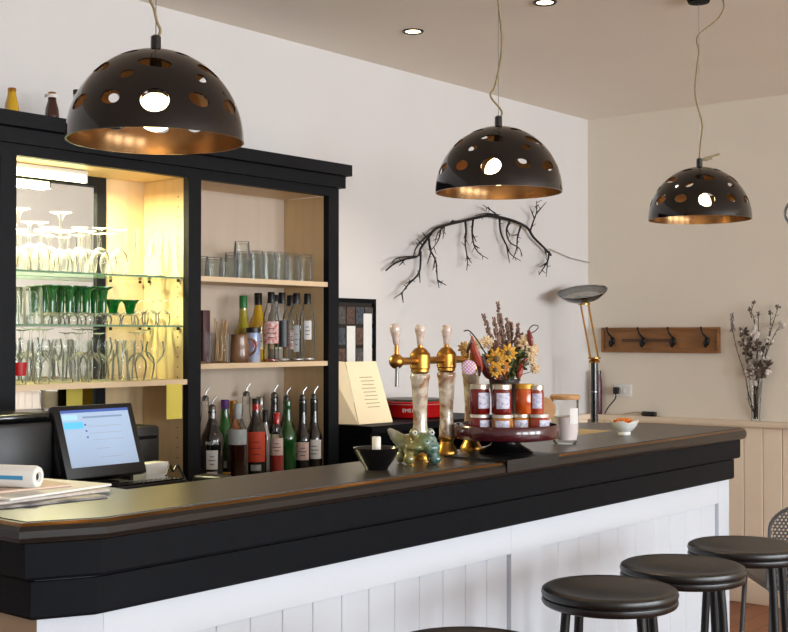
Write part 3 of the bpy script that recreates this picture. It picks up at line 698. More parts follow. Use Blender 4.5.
# ================================================================ things on the bar
bw = thing('black_bowl', 'black flared bowl holding a white candle on the bar', 'bowl', (2.655, 2.245, TOPZ))
bm = BM(); lathe(bm, [(0, 0), (.032, 0), (.034, .006), (.048, .025), (.064, .055), (.066, .062), (.063, .061), (.046, .03), (.03, .012), (0, .012)], 32); obj('bowl_body', bm, M['black_gloss'], bw)
cd = thing('candle', 'short white pillar candle standing in the black bowl', 'candle', (2.655, 2.245, TOPZ+.0125))
bm = BM(); lathe(bm, [(0, 0), (.0125, 0), (.0125, .078), (.011, .08), (0, .079)], 18); obj('wax', bm, mat('white_wax', (240, 234, 220), .5), cd)
bm = BM(); tube(bm, [(0, 0, .079), (.001, 0, .088)], .0008, 5); obj('wick', bm, M['black_plastic'], cd)

tw = thing('beer_tap_tower', 'brass beer tower with three marbled ceramic columns and white handles', 'beer tap', (3.131, 2.355, TOPZ), .148)
def marble():
    m, t, b = newmat('marbled_ceramic'); L = t.links; N = t.nodes.new
    tc = N('ShaderNodeTexCoord'); nz = N('ShaderNodeTexNoise'); nz.inputs['Scale'].default_value = 16; nz.inputs['Detail'].default_value = 6; nz.inputs['Distortion'].default_value = 1.5
    rp = N('ShaderNodeValToRGB'); e = rp.color_ramp.elements; e[0].position = .36; e[0].color = lin((150, 104, 72)); e[1].position = .62; e[1].color = lin((222, 208, 190))
    k = e.new(.47); k.color = lin((186, 170, 148))
    L.new(tc.outputs['Object'], nz.inputs['Vector']); L.new(nz.outputs['Fac'], rp.inputs[0]); L.new(rp.outputs[0], b.inputs['Base Color'])
    b.inputs['Roughness'].default_value = .15; b.inputs['Coat Weight'].default_value = .5
    return m
mb = marble()
for x in (-.17, 0, .17):
    bm = BM(); lathe(bm, [(0, 0), (.036, 0), (.037, .008), (.033, .016), (.024, .03), (.021, .042), (.026, .05), (.026, .058), (0, .058)], 26, (x, 0, 0)); obj('base', bm, M['brass'], tw)
    bm = BM(); lathe(bm, [(.0, .0585), (.0235, .0585), (.024, .08), (.021, .115), (.0212, .15), (.0245, .20), (.028, .242), (.031, .25), (.0305, .258), (.027, .262), (.0, .262)], 26, (x, 0, 0)); obj('column', bm, mb, tw)
    bm = BM(); lathe(bm, [(0, .2625), (.022, .2625), (.0285, .268), (.0285, .276), (.0315, .279), (.0315, .320), (.029, .325), (.017, .339), (.0085, .343), (.0085, .35), (0, .35)], 26, (x, 0, 0)); obj('brass_head', bm, M['brass'], tw, smooth=25)
for a, b_ in ((-.305, -.195), (-.145, -.025), (.025, .145)):
    bm = BM(); tube(bm, [(a, 0, .302), (b_, 0, .302)], .0115, 14); obj('pipe', bm, M['brass'], tw)
bm = BM(); ball(bm, (-.312, 0, .302), .0225, 18, 12); tube(bm, [(-.312, 0, .315), (-.311, 0, .352)], [.008, .006], 10); obj('tap_valve', bm, M['brass'], tw)
bm = BM(); tube(bm, [(-.318, -.006, .29), (-.328, -.010, .228)], .0058, 10); obj('spout', bm, M['steel'], tw)
def handle(x, z, lean):
    bm = BM(); Mx = Matrix.Translation((x, 0, z)) @ Matrix.Rotation(lean, 4, 'Y')
    lathe(bm, [(0, 0), (.0075, 0), (.010, .004), (.0115, .022), (.0155, .040), (.0165, .050), (.0135, .058), (.010, .0625), (0, .063)], 16, M=Mx); return bm
for x, z, ln in ((-.311, .352, -.2), (-.17, .3505, 0), (0, .3505, 0)):
    obj('handle', handle(x, z, ln), mat('white_marbled_handle', (226, 214, 204), .2, scale=50, rgb2=(190, 156, 136), coat=.4), tw, label='white ceramic handle')

# ceramic frog
fr = thing('ceramic_frog', 'glazed green and brown ceramic frog creature before the beer tower', 'figurine', (2.855, 2.265, TOPZ), VIEW-PI/2)
bm = BM()
def rotm(ax_, a): return Matrix.Rotation(a, 4, ax_)
for c_, r_ in (((-.012, .02, .052), (.046, .045, .034)), ((.026, -.008, .063), (.042, .036, .030)), ((.046, -.018, .048), (.030, .028, .022)), ((-.003, -.026, .090), (.015, .015, .017)), ((.046, -.022, .090), (.013, .014, .016)),
               ((.0, -.03, .05), (.030, .016, .014)), ((-.018, -.03, .016), (.018, .018, .0165)), ((-.018, -.022, .035), (.015, .014, .02)), ((.060, -.02, .015), (.019, .019, .0155)), ((.055, -.012, .033), (.016, .016, .02)),
               ((-.042, .008, .018), (.015, .018, .0185)), ((-.038, .01, .04), (.014, .014, .02)), ((.05, .045, .017), (.016, .018, .0175)), ((.045, .035, .038), (.014, .016, .02)),
               ((-.046, .012, .070), (.022, .016, .020)), ((-.058, .012, .080), (.018, .014, .017)), ((-.068, .010, .090), (.013, .011, .012)), ((-.0745, .009, .096), (.008, .008, .008))):
    ball(bm, c_, r_, 16, 10)
def frogmat():
    m, t, b = newmat('mottled_green_glaze'); L = t.links; N = t.nodes.new
    tc = N('ShaderNodeTexCoord'); sp = N('ShaderNodeSeparateXYZ'); nz = N('ShaderNodeTexNoise'); nz.inputs['Scale'].default_value = 35; nz.inputs['Detail'].default_value = 3
    ad = N('ShaderNodeMath'); ad.operation = 'MULTIPLY_ADD'; ad.inputs[1].default_value = 7.0; ad.inputs[2].default_value = .12
    L.new(tc.outputs['Object'], sp.inputs[0]); L.new(tc.outputs['Object'], nz.inputs['Vector']); L.new(sp.outputs['X'], ad.inputs[0])
    a2 = N('ShaderNodeMath'); a2.operation = 'ADD'; mm = N('ShaderNodeMath'); mm.operation = 'MULTIPLY'; mm.inputs[1].default_value = .7
    L.new(nz.outputs['Fac'], mm.inputs[0]); L.new(ad.outputs[0], a2.inputs[0]); L.new(mm.outputs[0], a2.inputs[1])
    rp = N('ShaderNodeValToRGB'); e = rp.color_ramp.elements; e[0].position = .0; e[0].color = lin((150, 146, 128)); e[1].position = .95; e[1].color = lin((52, 92, 84))
    for p, c_ in ((.18, (120, 122, 76)), (.42, (132, 116, 64)), (.62, (96, 110, 66)), (.8, (120, 142, 130))): k = e.new(p); k.color = lin(c_)
    L.new(a2.outputs[0], rp.inputs[0]); L.new(rp.outputs[0], b.inputs['Base Color']); b.inputs['Roughness'].default_value = .15; b.inputs['Coat Weight'].default_value = .6
    return m
bd = obj('body', bm, frogmat(), fr)
rm = bd.modifiers.new('r', 'REMESH'); rm.mode = 'VOXEL'; rm.voxel_size = .0028; rm.use_smooth_shade = True
smo = bd.modifiers.new('s', 'SMOOTH'); smo.iterations = 5; smo.factor = .5
apply_mods(bd)
for p in bd.data.polygons: p.use_smooth = True
for c_ in ((-.001, -.0365, .093), (.049, -.0315, .093)):
    bm = BM(); ball(bm, c_, .0082, 14, 10); e = obj('eye', bm, M['white_ceramic'], fr)
    bm = BM(); ball(bm, (c_[0]+.0015, c_[1]-.0065, c_[2]+.001), (.0035, .0026, .0035), 10, 8); obj('pupil', bm, M['black_gloss'], e)
bm = BM(); ball(bm, (.036, -.0425, .068), (.0025, .002, .0018), 8, 6); ball(bm, (.053, -.040, .068), (.0025, .002, .0018), 8, 6); obj('nostrils', bm, M['black_gloss'], fr)
bm = BM(); tube(bm, spline([(-.03, -.025, .050), (-.012, -.0435, .045), (.015, -.046, .043), (.045, -.046, .040), (.072, -.028, .043)], 5), .0016, 6); obj('mouth_line', bm, mat('dark_green_glaze', (40, 58, 34), .2), fr)

# cake stand with jam jars
CX, CY = 3.242, 2.202
cs = thing('cake_stand', 'round maroon lacquered cake stand carrying jam jars on the bar', 'cake stand', (CX, CY, TOPZ+.0065))
bm = BM(); lathe(bm, [(0, 0), (.085, 0), (.088, .006), (.075, .014), (.05, .026), (.045, .036), (.06, .0445), (0, .0445)], 36); obj('foot', bm, M['black_gloss'], cs)
bm = BM(); lathe(bm, [(0, .045), (.15, .045), (.164, .049), (.168, .056), (.168, .088), (.165, .092), (.162, .09), (.160, .064), (.155, .061), (0, .061)], 56); obj('plate', bm, M['maroon'], cs)
PZ = TOPZ+.0065+.0612
jr = lambda n, c, d: mat(n, c, .12, var=.1, scale=20, coat=.6, rgb2=d)
J = {'red': jr('red_jam', (128, 16, 12), (84, 10, 10)), 'orange': jr('orange_jam', (214, 100, 18), (180, 66, 10)), 'amber': jr('amber_jam', (190, 122, 24), (150, 86, 16)), 'rust': jr('rust_jam', (176, 60, 18), (130, 36, 12))}
lidm = {'gold': mat('gold_lid', (204, 194, 176), .3, metal=.7), 'white': mat('white_lid', (216, 210, 200), .35, metal=.3), 'yellow': mat('yellow_lid', (214, 160, 50), .4, metal=.3)}
lblm = mat('jam_label', (228, 226, 232), .6, scale=120, rgb2=(150, 150, 190))
def jar(x, y, z, h, r, c, lid, label, la=0, lw=.66, grp=None):
    t = thing('jam_jar', label, 'jam jar', (x, y, z), 0, grp); a = to_cam(x, y)+la
    bm = BM(); lathe(bm, [(0, 0), (r*.93, 0), (r, .005), (r, h*.72), (r*.9, h*.82), (r*.9, h*.86), (0, h*.86)], 24); obj('filled_glass', bm, J[c], t)
    bm = BM(); lathe(bm, [(r*.95, h*.84), (r*.97, h*.845), (r*.97, h*.985), (r*.92, h), (0, h)], 24); obj('lid', bm, lidm[lid], t)
    bm = BM(); lathe(bm, [(r+.0008, h*.2), (r+.0008, h*.72)], 10, a0=a-lw, a1=a+lw); obj('label', bm, lblm, t, label='white paper label')
rv = Vector((math.sin(VIEW), -math.cos(VIEW))); fv = Vector((math.cos(VIEW), math.sin(VIEW)))
def onst(u, v): return CX+rv.x*u+fv.x*v, CY+rv.y*u+fv.y*v
low = .064; top_ = .094
for u, v, h, r, c, l, lab_, la in ((-.075, -.035, low, .0325, 'red', 'white', 'short red jam jar at the left of the lower row on the cake stand', .7),
        (-.005, -.055, low, .0345, 'amber', 'white', 'short amber jam jar second in the lower row on the cake stand', 0),
        (.055, -.02, low, .033, 'amber', 'gold', 'short amber jam jar third in the lower row, behind the black slab', .1),
        (.112, -.03, low, .033, 'rust', 'white', 'short rust orange jam jar at the right of the lower row', .75)):
    jar(*onst(u-.011, v), PZ, h, r, c, l, lab_, la)
for u, v, h, r, c, l, lab_, la in ((-.072, -.035, top_, .0325, 'red', 'gold', 'red jam jar on top of the stack, leftmost under the flowers', .55),
        (-.004, -.055, top_, .0325, 'red', 'gold', 'red jam jar on top of the stack, second from left, big white label', .15),
        (.068, -.018, top_, .031, 'orange', 'yellow', 'orange jam jar with yellow lid in the upper row', 1.9),
        (.108, -.03, top_*.96, .0235, 'rust', 'gold', 'narrow rust jar with white label, rightmost of the upper row', .1)):
    jar(*onst(u-(.014 if c != 'orange' else .009), v), PZ+low+.0005, h, r, c, l, lab_, la)
x, y = onst(-.125, -.02); bm = BM(); lathe(bm, [(0, 0), (.017, 0), (.019, .004), (.019, .022), (.016, .026), (0, .026)], 18)
t = thing('red_tealight', 'small red glass tealight at the left edge of the cake stand', 'tealight', (x, y, PZ)); obj('cup', bm, J['red'], t)
bm = BM(); lathe(bm, [(0, .0262), (.012, .0262), (.012, .028), (0, .028)], 14); obj('wax', bm, M['red'], t)
x, y = onst(.06, -.105); bm = BM(); box(bm, -.055, .055, -.018, .018, 0, .010, .002)
t = thing('black_slab', 'flat black slab with pale edge lying in front of the amber jar', 'slab', (x, y, PZ), VIEW-PI/2); obj('body', bm, M['black_gloss'], t); obj('pale_edge', box(BM(), -.053, .053, -.0186, -.0182, .003, .007), M['steel'], t)
x, y = onst(.126, .05); bm = BM(); lathe(bm, [(0, -.005), (.038, -.005), (.039, 0), (.038, .005), (0, .005)], 28, M=Matrix.Rotation(VIEW-PI/2, 4, 'Z') @ Matrix.Rotation(math.radians(80), 4, 'X') @ Matrix.Rotation(.3, 4, 'Z'))
tag(obj('wooden_disc', bm, M['lidwood'], None, (x, y, PZ+.0395+.035)), 'round tan wooden disc leaning behind the right hand jars', 'disc')
x, y = onst(.126, .05); bm = BM(); box(bm, -.018, .018, -.010, .010, 0, .035, .003); t = thing('disc_holder', 'small dark wooden block holding up the tan disc', 'block', (x, y, PZ), VIEW-PI/2); obj('block', bm, M['maroon'], t)

# dried flowers in a pot behind the jars
bx_, by_ = onst(-.0, .055)
FL = thing('dried_flower_bouquet', 'bouquet of dried lavender, yellow flowers and red chillies behind jam jars', 'bouquet', (bx_, by_, PZ), VIEW-PI/2)
bm = BM(); lathe(bm, [(0, 0), (.036, 0), (.040, .09), (.050, .17), (.047, .17), (.036, .09), (.032, .006), (0, .006)], 26); obj('pot', bm, mat('dark_pot', (50, 34, 30), .4), FL)
PX = .00316                                                # metres per photo pixel at the bouquet
def bp(px_, py_, dep=0): return Vector(((px_-503.5)*PX, dep-.075*min(1, max(0, (488-px_)/16))*(py_ < 384), .158-(py_-388)*PX))
lav = mat('dried_lavender', (158, 124, 104), .8, scale=120, rgb2=(100, 76, 74)); stm = mat('dry_stem', (112, 98, 66), .8)
for i, (a, b_) in enumerate((((503, 385), (482, 318)), ((505, 385), (492, 322)), ((506, 385), (497, 306)), ((508, 385), (499.5, 318)), ((510, 385), (506, 322)), ((511, 385), (511, 326)), ((513, 385), (517, 328)), ((507, 385), (503, 338)), ((509, 385), (508.5, 345)), ((512, 385), (521, 338)), ((506, 385), (495, 345)))):
    dep = random.uniform(-.02, .025); p, q = bp(*a, .0), bp(*b_, dep)
    bm = BM(); tube(bm, [p, p.lerp(q, .5), q], .0014, 5); st = obj('lavender_stem', bm, stm, FL)
    bm = BM(); n = 17
    for k in range(n):
        c_ = p.lerp(q, .42+.58*k/(n-1)); rr = .0072*(1-.4*k/n)
        for z in range(3):
            an = random.uniform(0, 2*PI); ball(bm, c_+Vector((math.cos(an)*rr, math.sin(an)*rr, random.uniform(-.002, .002))), (rr*.75, rr*.75, rr*1.0), 6, 4)
    obj('lavender_head', bm, lav, st)
def flower(name, c, r, m, n=9, layers=3, centre=None):
    bm = BM()
    for L_ in range(layers):
        for k in range(n):
            an = 2*PI*k/n+L_*.35; el = .1+L_*.45; rr = r*(1-.22*L_)
            d = Vector((math.cos(an)*math.cos(el), -math.sin(el)*.9, math.sin(an)*math.cos(el)))
            Mq = d.to_track_quat('X', 'Y').to_matrix().to_4x4()
            ball(bm, Vector(c)+d*rr*.5, (rr*.42, rr*.2, rr*.36) if 'cream' in name else (rr*.46, rr*.16, rr*.28), 7, 5, Mq)
    f_ = obj(name, bm, m, FL)
    bm = BM(); ball(bm, Vector(c)+Vector((0, -r*.45, 0)), r*.25, 8, 6); obj('flower_centre', bm, centre or (stm if 'cream' not in name else m), f_)
yel = mat('yellow_petals', (222, 178, 74), .7, scale=60, rgb2=(200, 138, 44)); crm = mat('cream_petals', (232, 216, 184), .7, scale=60, rgb2=(200, 160, 110))
flower('yellow_flower', bp(494, 363, -.045), .042, yel); flower('yellow_flower', bp(506, 357, -.05), .034, yel); flower('yellow_flower', bp(493, 374, -.05), .03, yel); flower('yellow_flower', bp(501, 371, -.045), .028, mat('amber_petals', (200, 132, 52), .7))
flower('cream_flower', bp(524, 347, -.02), .034, crm); flower('cream_flower', bp(530, 354, -.02), .032, crm); flower('cream_flower', bp(530, 364, -.02), .022, crm); flower('cream_flower', bp(534, 373, -.03), .02, crm); flower('cream_flower', bp(486, 346, .0), .026, crm); flower('cream_flower', bp(462, 352, .02), .026, mat('gold_petals', (206, 164, 92), .7)); flower('cream_flower', bp(476, 348, .02), .02, crm)
chm = mat('dried_red_chilli', (128, 30, 22), .35, var=.2, scale=40, coat=.3); chd = mat('dark_dried_chilli', (58, 18, 18), .3, var=.2, scale=40, coat=.3); chl = mat('light_red_chilli', (172, 70, 50), .4, var=.15, scale=40)
for pts, rs, m in (([(468, 340), (470, 352), (474, 362), (477, 372), (476, 378)], [.003, .012, .013, .009, .003], chl), ([(463, 357), (468, 346), (471, 352)], [.003, .009, .004], chd), ([(474, 355), (476, 368), (476, 380)], [.004, .010, .003], chd),
                   ([(479, 360), (481, 370), (486, 379), (494, 384)], [.006, .0135, .013, .006], chd), ([(488, 383), (492, 380), (500, 386)], [.004, .010, .006], chm), ([(527, 334), (529, 343), (530, 350)], [.005, .010, .006], chm),
                   ([(521, 372), (518, 378), (517, 383)], [.004, .010, .005], chl), ([(525, 362), (520, 368), (516, 374)], [.004, .009, .004], chm), ([(495, 383), (501, 376), (505, 384)], [.004, .009, .006], chm)):
    bm = BM(); P_ = spline([bp(a, b_, -.035) for a, b_ in pts], 4)
    R_ = []
    for k in range(len(P_)):
        f_ = k/(len(P_)-1)*(len(rs)-1); i0 = min(int(f_), len(rs)-2); R_.append(rs[i0]+(rs[i0+1]-rs[i0])*(f_-i0))
    tube(bm, P_, R_, 8); obj('chilli', bm, m, FL)
bm = BM(); tube(bm, spline([bp(460, 335, -.03), bp(466, 335, -.03), bp(476, 347, -.03), bp(488, 366, -.03), bp(500, 388, 0)], 5), .0022, 6); tube(bm, spline([bp(526, 340, -.03), bp(528, 333, -.03), bp(532, 329, -.03), bp(537, 330, -.03), bp(535, 334, -.03), bp(530, 337, -.03)], 5), .0016, 6); tube(bm, spline([bp(466, 337, -.03), bp(468, 341, -.035)], 3), .001, 5); obj('twig', bm, M['bark'], FL)
lfm = mat('dry_green_leaves', (92, 98, 50), .7, scale=50, rgb2=(56, 66, 32))
for cx_, cy_ in ((511, 372), (515, 366), (519, 361), (508, 380), (503, 384), (514, 379), (497, 384), (486, 362), (520, 371), (523, 355)):
    bm = BM()
    for k in range(12):
        d = Vector((random.gauss(0, 1), random.gauss(0, .6)-.2, random.gauss(.4, 1))).normalized(); Mq = d.to_track_quat('X', 'Y').to_matrix().to_4x4()
        ball(bm, bp(cx_, cy_, -.03)+d*.014, (.015, .0048, .0014), 6, 4, Mq)
    obj('leaf_sprig', bm, lfm, FL)
bm = BM()
for a in ((486, 362), (494, 366), (506, 360), (524, 349), (530, 355), (530, 366), (534, 375), (486, 348), (476, 350), (462, 354), (515, 370), (520, 362), (519, 378), (470, 360), (529, 345)): tube(bm, spline([bp(504, 388, 0), bp(504+(a[0]-504)*.4, 388+(a[1]-388)*.55, -.012), bp(*a, -.028)], 4), .0012, 5)
obj('stems', bm, stm, FL)
fw = FL.matrix_world
def flworld(v): return Matrix.Translation(FL.location) @ Matrix.Rotation(VIEW-PI/2, 4, 'Z') @ v
tg = thing('polka_dot_ornament', 'round pink ornament with white polka dots hanging beside the taps', 'ornament', flworld(bp(465, 371, -.04)), VIEW-PI/2)
def dots():
    m, t, b = newmat('pink_polka_dots'); L = t.links; N = t.nodes.new
    tc = N('ShaderNodeTexCoord'); mp = N('ShaderNodeMapping'); mp.inputs['Scale'].default_value = (1, 0, 1); mp.inputs['Rotation'].default_value = (0, .78, 0)
    vo = N('ShaderNodeTexVoronoi'); vo.inputs['Scale'].default_value = 130; vo.inputs['Randomness'].default_value = 0
    rp = N('ShaderNodeValToRGB'); rp.color_ramp.interpolation = 'CONSTANT'; rp.color_ramp.elements[0].color = lin((236, 220, 228)); rp.color_ramp.elements[1].position = .34; rp.color_ramp.elements[1].color = lin((196, 140, 168))
    L.new(tc.outputs['Object'], mp.inputs[0]); L.new(mp.outputs[0], vo.inputs['Vector']); L.new(vo.outputs['Distance'], rp.inputs[0]); L.new(rp.outputs[0], b.inputs['Base Color']); b.inputs['Roughness'].default_value = .5
    return m
bm = BM(); lathe(bm, [(0, -.004), (.020, -.004), (.023, -.002), (.023, .002), (.020, .004), (0, .004)], 28, M=Matrix.Rotation(PI/2, 4, 'X')); obj('disc', bm, dots(), tg)
bm = BM(); tube(bm, [(0, 0, .022), (.003, .004, .05), (.007, .004, .098)], .0008, 5); obj('string', bm, M['white_ceramic'], tg)

# candle jar and snack bowl
cj = thing('candle_jar', 'tall glass candle jar with wooden lid and white label on the bar', 'candle jar', (3.71, 2.27, TOPZ))
bm = BM(); lathe(bm, [(0, 0), (.037, 0), (.043, .008), (.047, .04), (.048, .155)], 30); obj('glass_body', bm, M['glass_thick'], cj)
bm = BM(); lathe(bm, [(0, .014), (.040, .0145), (.0455, .045), (.0462, .095), (0, .095)], 26); obj('wax', bm, mat('mauve_wax', (226, 208, 204), .6), cj)
bm = BM(); lathe(bm, [(0, .1555), (.051, .1555), (.053, .158), (.053, .168), (.05, .171), (0, .171)], 30); obj('lid', bm, M['lidwood'], cj)
a = to_cam(3.71, 2.27); bm = BM(); lathe(bm, [(.0478, .072), (.0478, .126)], 10, a0=a+.35, a1=a+1.2); obj('label', bm, LB['white'], cj, label='white paper label')
sb = thing('snack_bowl', 'small white footed bowl with scalloped rim at right end of bar', 'bowl', (4.19, 2.30, TOPZ))
bm = BM(); fs = lathe(bm, [(0, 0), (.024, 0), (.024, .012), (.030, .016), (.046, .034), (.054, .052), (.051, .052), (.042, .034), (.026, .022), (0, .022)], 40)
for v in bm.verts:
    if v.co.z > .045: an = math.atan2(v.co.y, v.co.x); v.co.z += .0045*math.sin(6*an); k = 1+.05*math.sin(6*an); v.co.x *= k; v.co.y *= k
obj('bowl_body', bm, M['white_ceramic'], sb)
chips = mat('orange_snack', (224, 140, 44), .6, scale=60, rgb2=(190, 96, 24))
for i in range(17):
    an = i*2.4; rr = .0095*math.sqrt(i); zz = .052+.006*(1-i/17)-(0 if rr < .03 else .004)
    bm = BM(); tube(bm, spline([(-.007, -.004, 0), (-.002, .004, .002), (.004, .003, .001), (.008, -.004, -.001)], 3), [.0045*(.7+.3*math.sin(PI*k/9)) for k in range(10)], 6)
    o = obj('snack', bm, chips, None, (4.19+rr*math.cos(an), 2.30+rr*math.sin(an), TOPZ+zz), (random.uniform(-.5, .5), random.uniform(-.5, .5), random.uniform(0, 6)))
    tag(o, 'curled orange snack heaped in the small white bowl', 'snack', 'snacks in the white bowl')
bm = BM()
for i in range(1): lathe(bm, [(0, .0225), (.025, .0225), (.040, .036), (.044, .046), (.03, .050), (0, .052)], 20)
o = obj('snack_heap', bm, chips, None, (4.19, 2.30, TOPZ)); tag(o, 'lower layer of orange snacks filling the small white bowl', 'snacks'); o['kind'] = 'stuff'

# ================================================================ pendant lamps
def dome_mesh(R):
    bm = BM(); n, m = 96, 30
    prof = [(R*.985*math.cos(PI/2*k/m) if k < m else 0, R*1.03*math.sin(PI/2*k/m)) for k in range(m+1)]
    lathe(bm, prof, n)
    finish(bm); me = D.meshes.new('shade'); bm.to_mesh(me); bm.free()
    o = D.objects.new('shade_tmp', me); C.objects.link(o)
    me.materials.append(M['dome_out']); me.materials.append(M['copper_in'])
    so = o.modifiers.new('s', 'SOLIDIFY'); so.thickness = .004; so.offset = -1; so.material_offset = 1; so.material_offset_rim = 1
    bc_ = BM()
    def cut(az, el, rx, ry, roll=0):
        d = Vector((math.cos(el)*math.cos(az), math.cos(el)*math.sin(az), math.sin(el)))
        t_ = Vector((-math.sin(az), math.cos(az), 0)); u = d.cross(t_)
        t2 = t_*math.cos(roll)+u*math.sin(roll); u2 = -t_*math.sin(roll)+u*math.cos(roll)
        Mq = Matrix((t2, u2, d)).transposed().to_4x4(); Mq.translation = d*R*.96
        lathe(bc_, [(0, -R*.25), (1, -R*.25), (1, R*.2), (0, R*.2)], 28, M=Mq @ Matrix.Diagonal((rx, ry, 1, 1)))
    for k in range(12): cut(math.radians(30*k), math.radians(17.5 if k == 0 else 20), R*(.15 if k % 2 == 0 else .12), R*(.135 if k == 0 else .082), .2*(-1)**k)
    for k in range(6): cut(math.radians(60*k), math.radians(48), R*.19, R*.085, -.2)
    for k in range(6): cut(math.radians(60*k+38), math.radians(37), R*.08, R*.06, .3)
    for k in range(4): cut(math.radians(90*k+47), math.radians(66), R*.12, R*.06, .1)
    bmesh.ops.recalc_face_normals(bc_, faces=bc_.faces)
    cm = D.meshes.new('cut'); bc_.to_mesh(cm); bc_.free(); cm.materials.append(M['dome_out'])
    c = D.objects.new('cut_tmp', cm); C.objects.link(c)
    b = o.modifiers.new('b', 'BOOLEAN'); b.object = c; b.operation = 'DIFFERENCE'; b.solver = 'EXACT'; b.use_self = True
    dg = bpy.context.evaluated_depsgraph_get(); out = D.meshes.new_from_object(o.evaluated_get(dg)); out.name = 'shade'
    D.objects.remove(o); D.objects.remove(c)
    out.shade_smooth() if hasattr(out, 'shade_smooth') else None
    for p in out.polygons: p.use_smooth = True
    return out
RD = .2
dome = dome_mesh(RD)
def pendant(x, y, zr, turn, label, cord, px_m, z_apex_y, cx_px):
    t = thing('pendant_lamp', label, 'pendant lamp', (x, y, zr), 0, None)
    sh = D.objects.new('shade', dome); C.objects.link(sh); sh.parent = t; sh.rotation_euler = (0, 0, to_cam(x, y)+turn)
    md = sh.modifiers.new('e', 'EDGE_SPLIT'); md.split_angle = math.radians(40)
    bm = BM(); ball(bm, (0, 0, .066), .043, 24, 16); obj('bulb', bm, M['bulb'], t)
    bm = BM(); lathe(bm, [(0, .107), (.018, .107), (.02, .14), (.012, .185), (0, .186)], 16); obj('socket', bm, M['black_plastic'], t)
    bm = BM(); lathe(bm, [(0, .188), (.012, .188), (.0115, .236), (.006, .24), (0, .24)], 16); obj('cap', bm, M['black_gloss'], t)
    bm = BM(); tube(bm, [(0, 0, .238), (0, 0, H-zr-.012)], .0011, 6); obj('suspension_wire', bm, M['steel'], t)
    rx, ry = math.sin(VIEW), -math.cos(VIEW)
    pts = [(rx*(a-cx_px)*px_m, ry*(a-cx_px)*px_m, .205+(z_apex_y-b_)*px_m+.016) for a, b_ in cord]
    bm = BM(); tube(bm, spline(pts, 5), .0032, 7); obj('cord', bm, M['cord'], t)
    bm = BM(); lathe(bm, [(0, H-zr-.03), (.04, H-zr-.025), (.05, H-zr-.0005), (0, H-zr-.0005)], 20); obj('ceiling_rose', bm, M['black_paint'], t)
pendant(1.776, 2.150, 1.913, -.01, 'dark dome pendant with round holes, nearest and largest, over the papers', [(157, 48), (160.5, 38), (157, 29), (154, 16), (149, 0), (146, -60), (150, -150), (156, -252)], .00224, 51, 156)
pendant(3.137, 2.157, 1.922, -.12, 'dark dome pendant with round holes, middle one before the wall branch', [(499.5, 124), (501, 116), (490, 101), (495, 89.5), (501.6, 50), (497.5, 0), (495, -40), (497, -86)], .0031, 127, 498)
pendant(4.424, 2.098, 1.929, .14, 'dark dome pendant with round holes, farthest one at the right', [(698, 163), (699, 150), (701, 129), (696, 110), (694, 94), (696, 71), (698, 56), (697, 40), (716, 24), (723, 12), (722, 2)], .00388, 168, 698)
bm = BM(); t_end = (D.objects['pendant_lamp.002'] if 'pendant_lamp.002' in D.objects else None)
bm = BM(); rx, ry = math.sin(VIEW), -math.cos(VIEW); tube(bm, [(0, 0, .232), (rx*.03, ry*.03, .242), (rx*.078, ry*.078, .256)], .0042, 7); tube(bm, [(0, 0, .230), (rx*.03, ry*.03, .233), (rx*.05, ry*.05, .240)], .0032, 7); obj('cord_knot', bm, M['cord'], t_end)
# recessed ceiling spots
for x, y, lb in ((4.14, 3.294, 'round recessed ceiling spot above the cabinet, left of the two'), (4.11, 2.603, 'round recessed ceiling spot at the top edge over the middle pendant')):
    t = thing('recessed_spotlight', lb, 'spotlight', (x, y, H))
    bm = BM(); lathe(bm, [(.034, -.004), (.044, -.006), (.047, -.0005), (.034, -.0005), (.034, -.004)], 28); obj('ring', bm, M['black_iron'], t)
    bm = BM(); lathe(bm, [(0, -.002), (.033, -.002), (.033, -.0005), (0, -.0005)], 24); obj('lens', bm, M['spot'], t)
    l = D.lights.new('spot_beam', 'SPOT'); l.energy = 25; l.color = (1, .82, .6); l.spot_size = 1.5; l.spot_blend = .6; l.shadow_soft_size = .03
    o = D.objects.new('spot_beam', l); C.objects.link(o); o.parent = t; o.location = (0, 0, -.012)

# ================================================================ wall branch
WB = YB-.022
def wp(zx, zy, dy=0):                                       # branch points measured on the back wall
    u, v = 370+zx*.3173, 180+zy*.3173
    dx = (u-394)/1225; dz = -(v-316)/1225; c20, s20 = math.cos(math.atan(20/1225)), math.sin(math.atan(20/1225))
    fx, fyy = math.cos(VIEW), math.sin(VIEW)
    d = Vector((fx*(c20-s20*dz)+math.sin(VIEW)*dx, fyy*(c20-s20*dz)-math.cos(VIEW)*dx, s20+c20*dz))
    tt = (WB+dy)/d.y
    return Vector((d.x*tt, WB+dy, 1.478+d.z*tt))
br = thing('wall_branch', 'bare black branch with drooping twigs mounted on the back wall', 'branch', wp(340, 118))
bi = -wp(340, 118)
main = [[(570, 237), (545, 210), (515, 180), (495, 150), (455, 130), (410, 118), (375, 112), (340, 118), (290, 130), (240, 142), (205, 155), (185, 180), (160, 215), (150, 240), (110, 250), (75, 265), (50, 285)]]
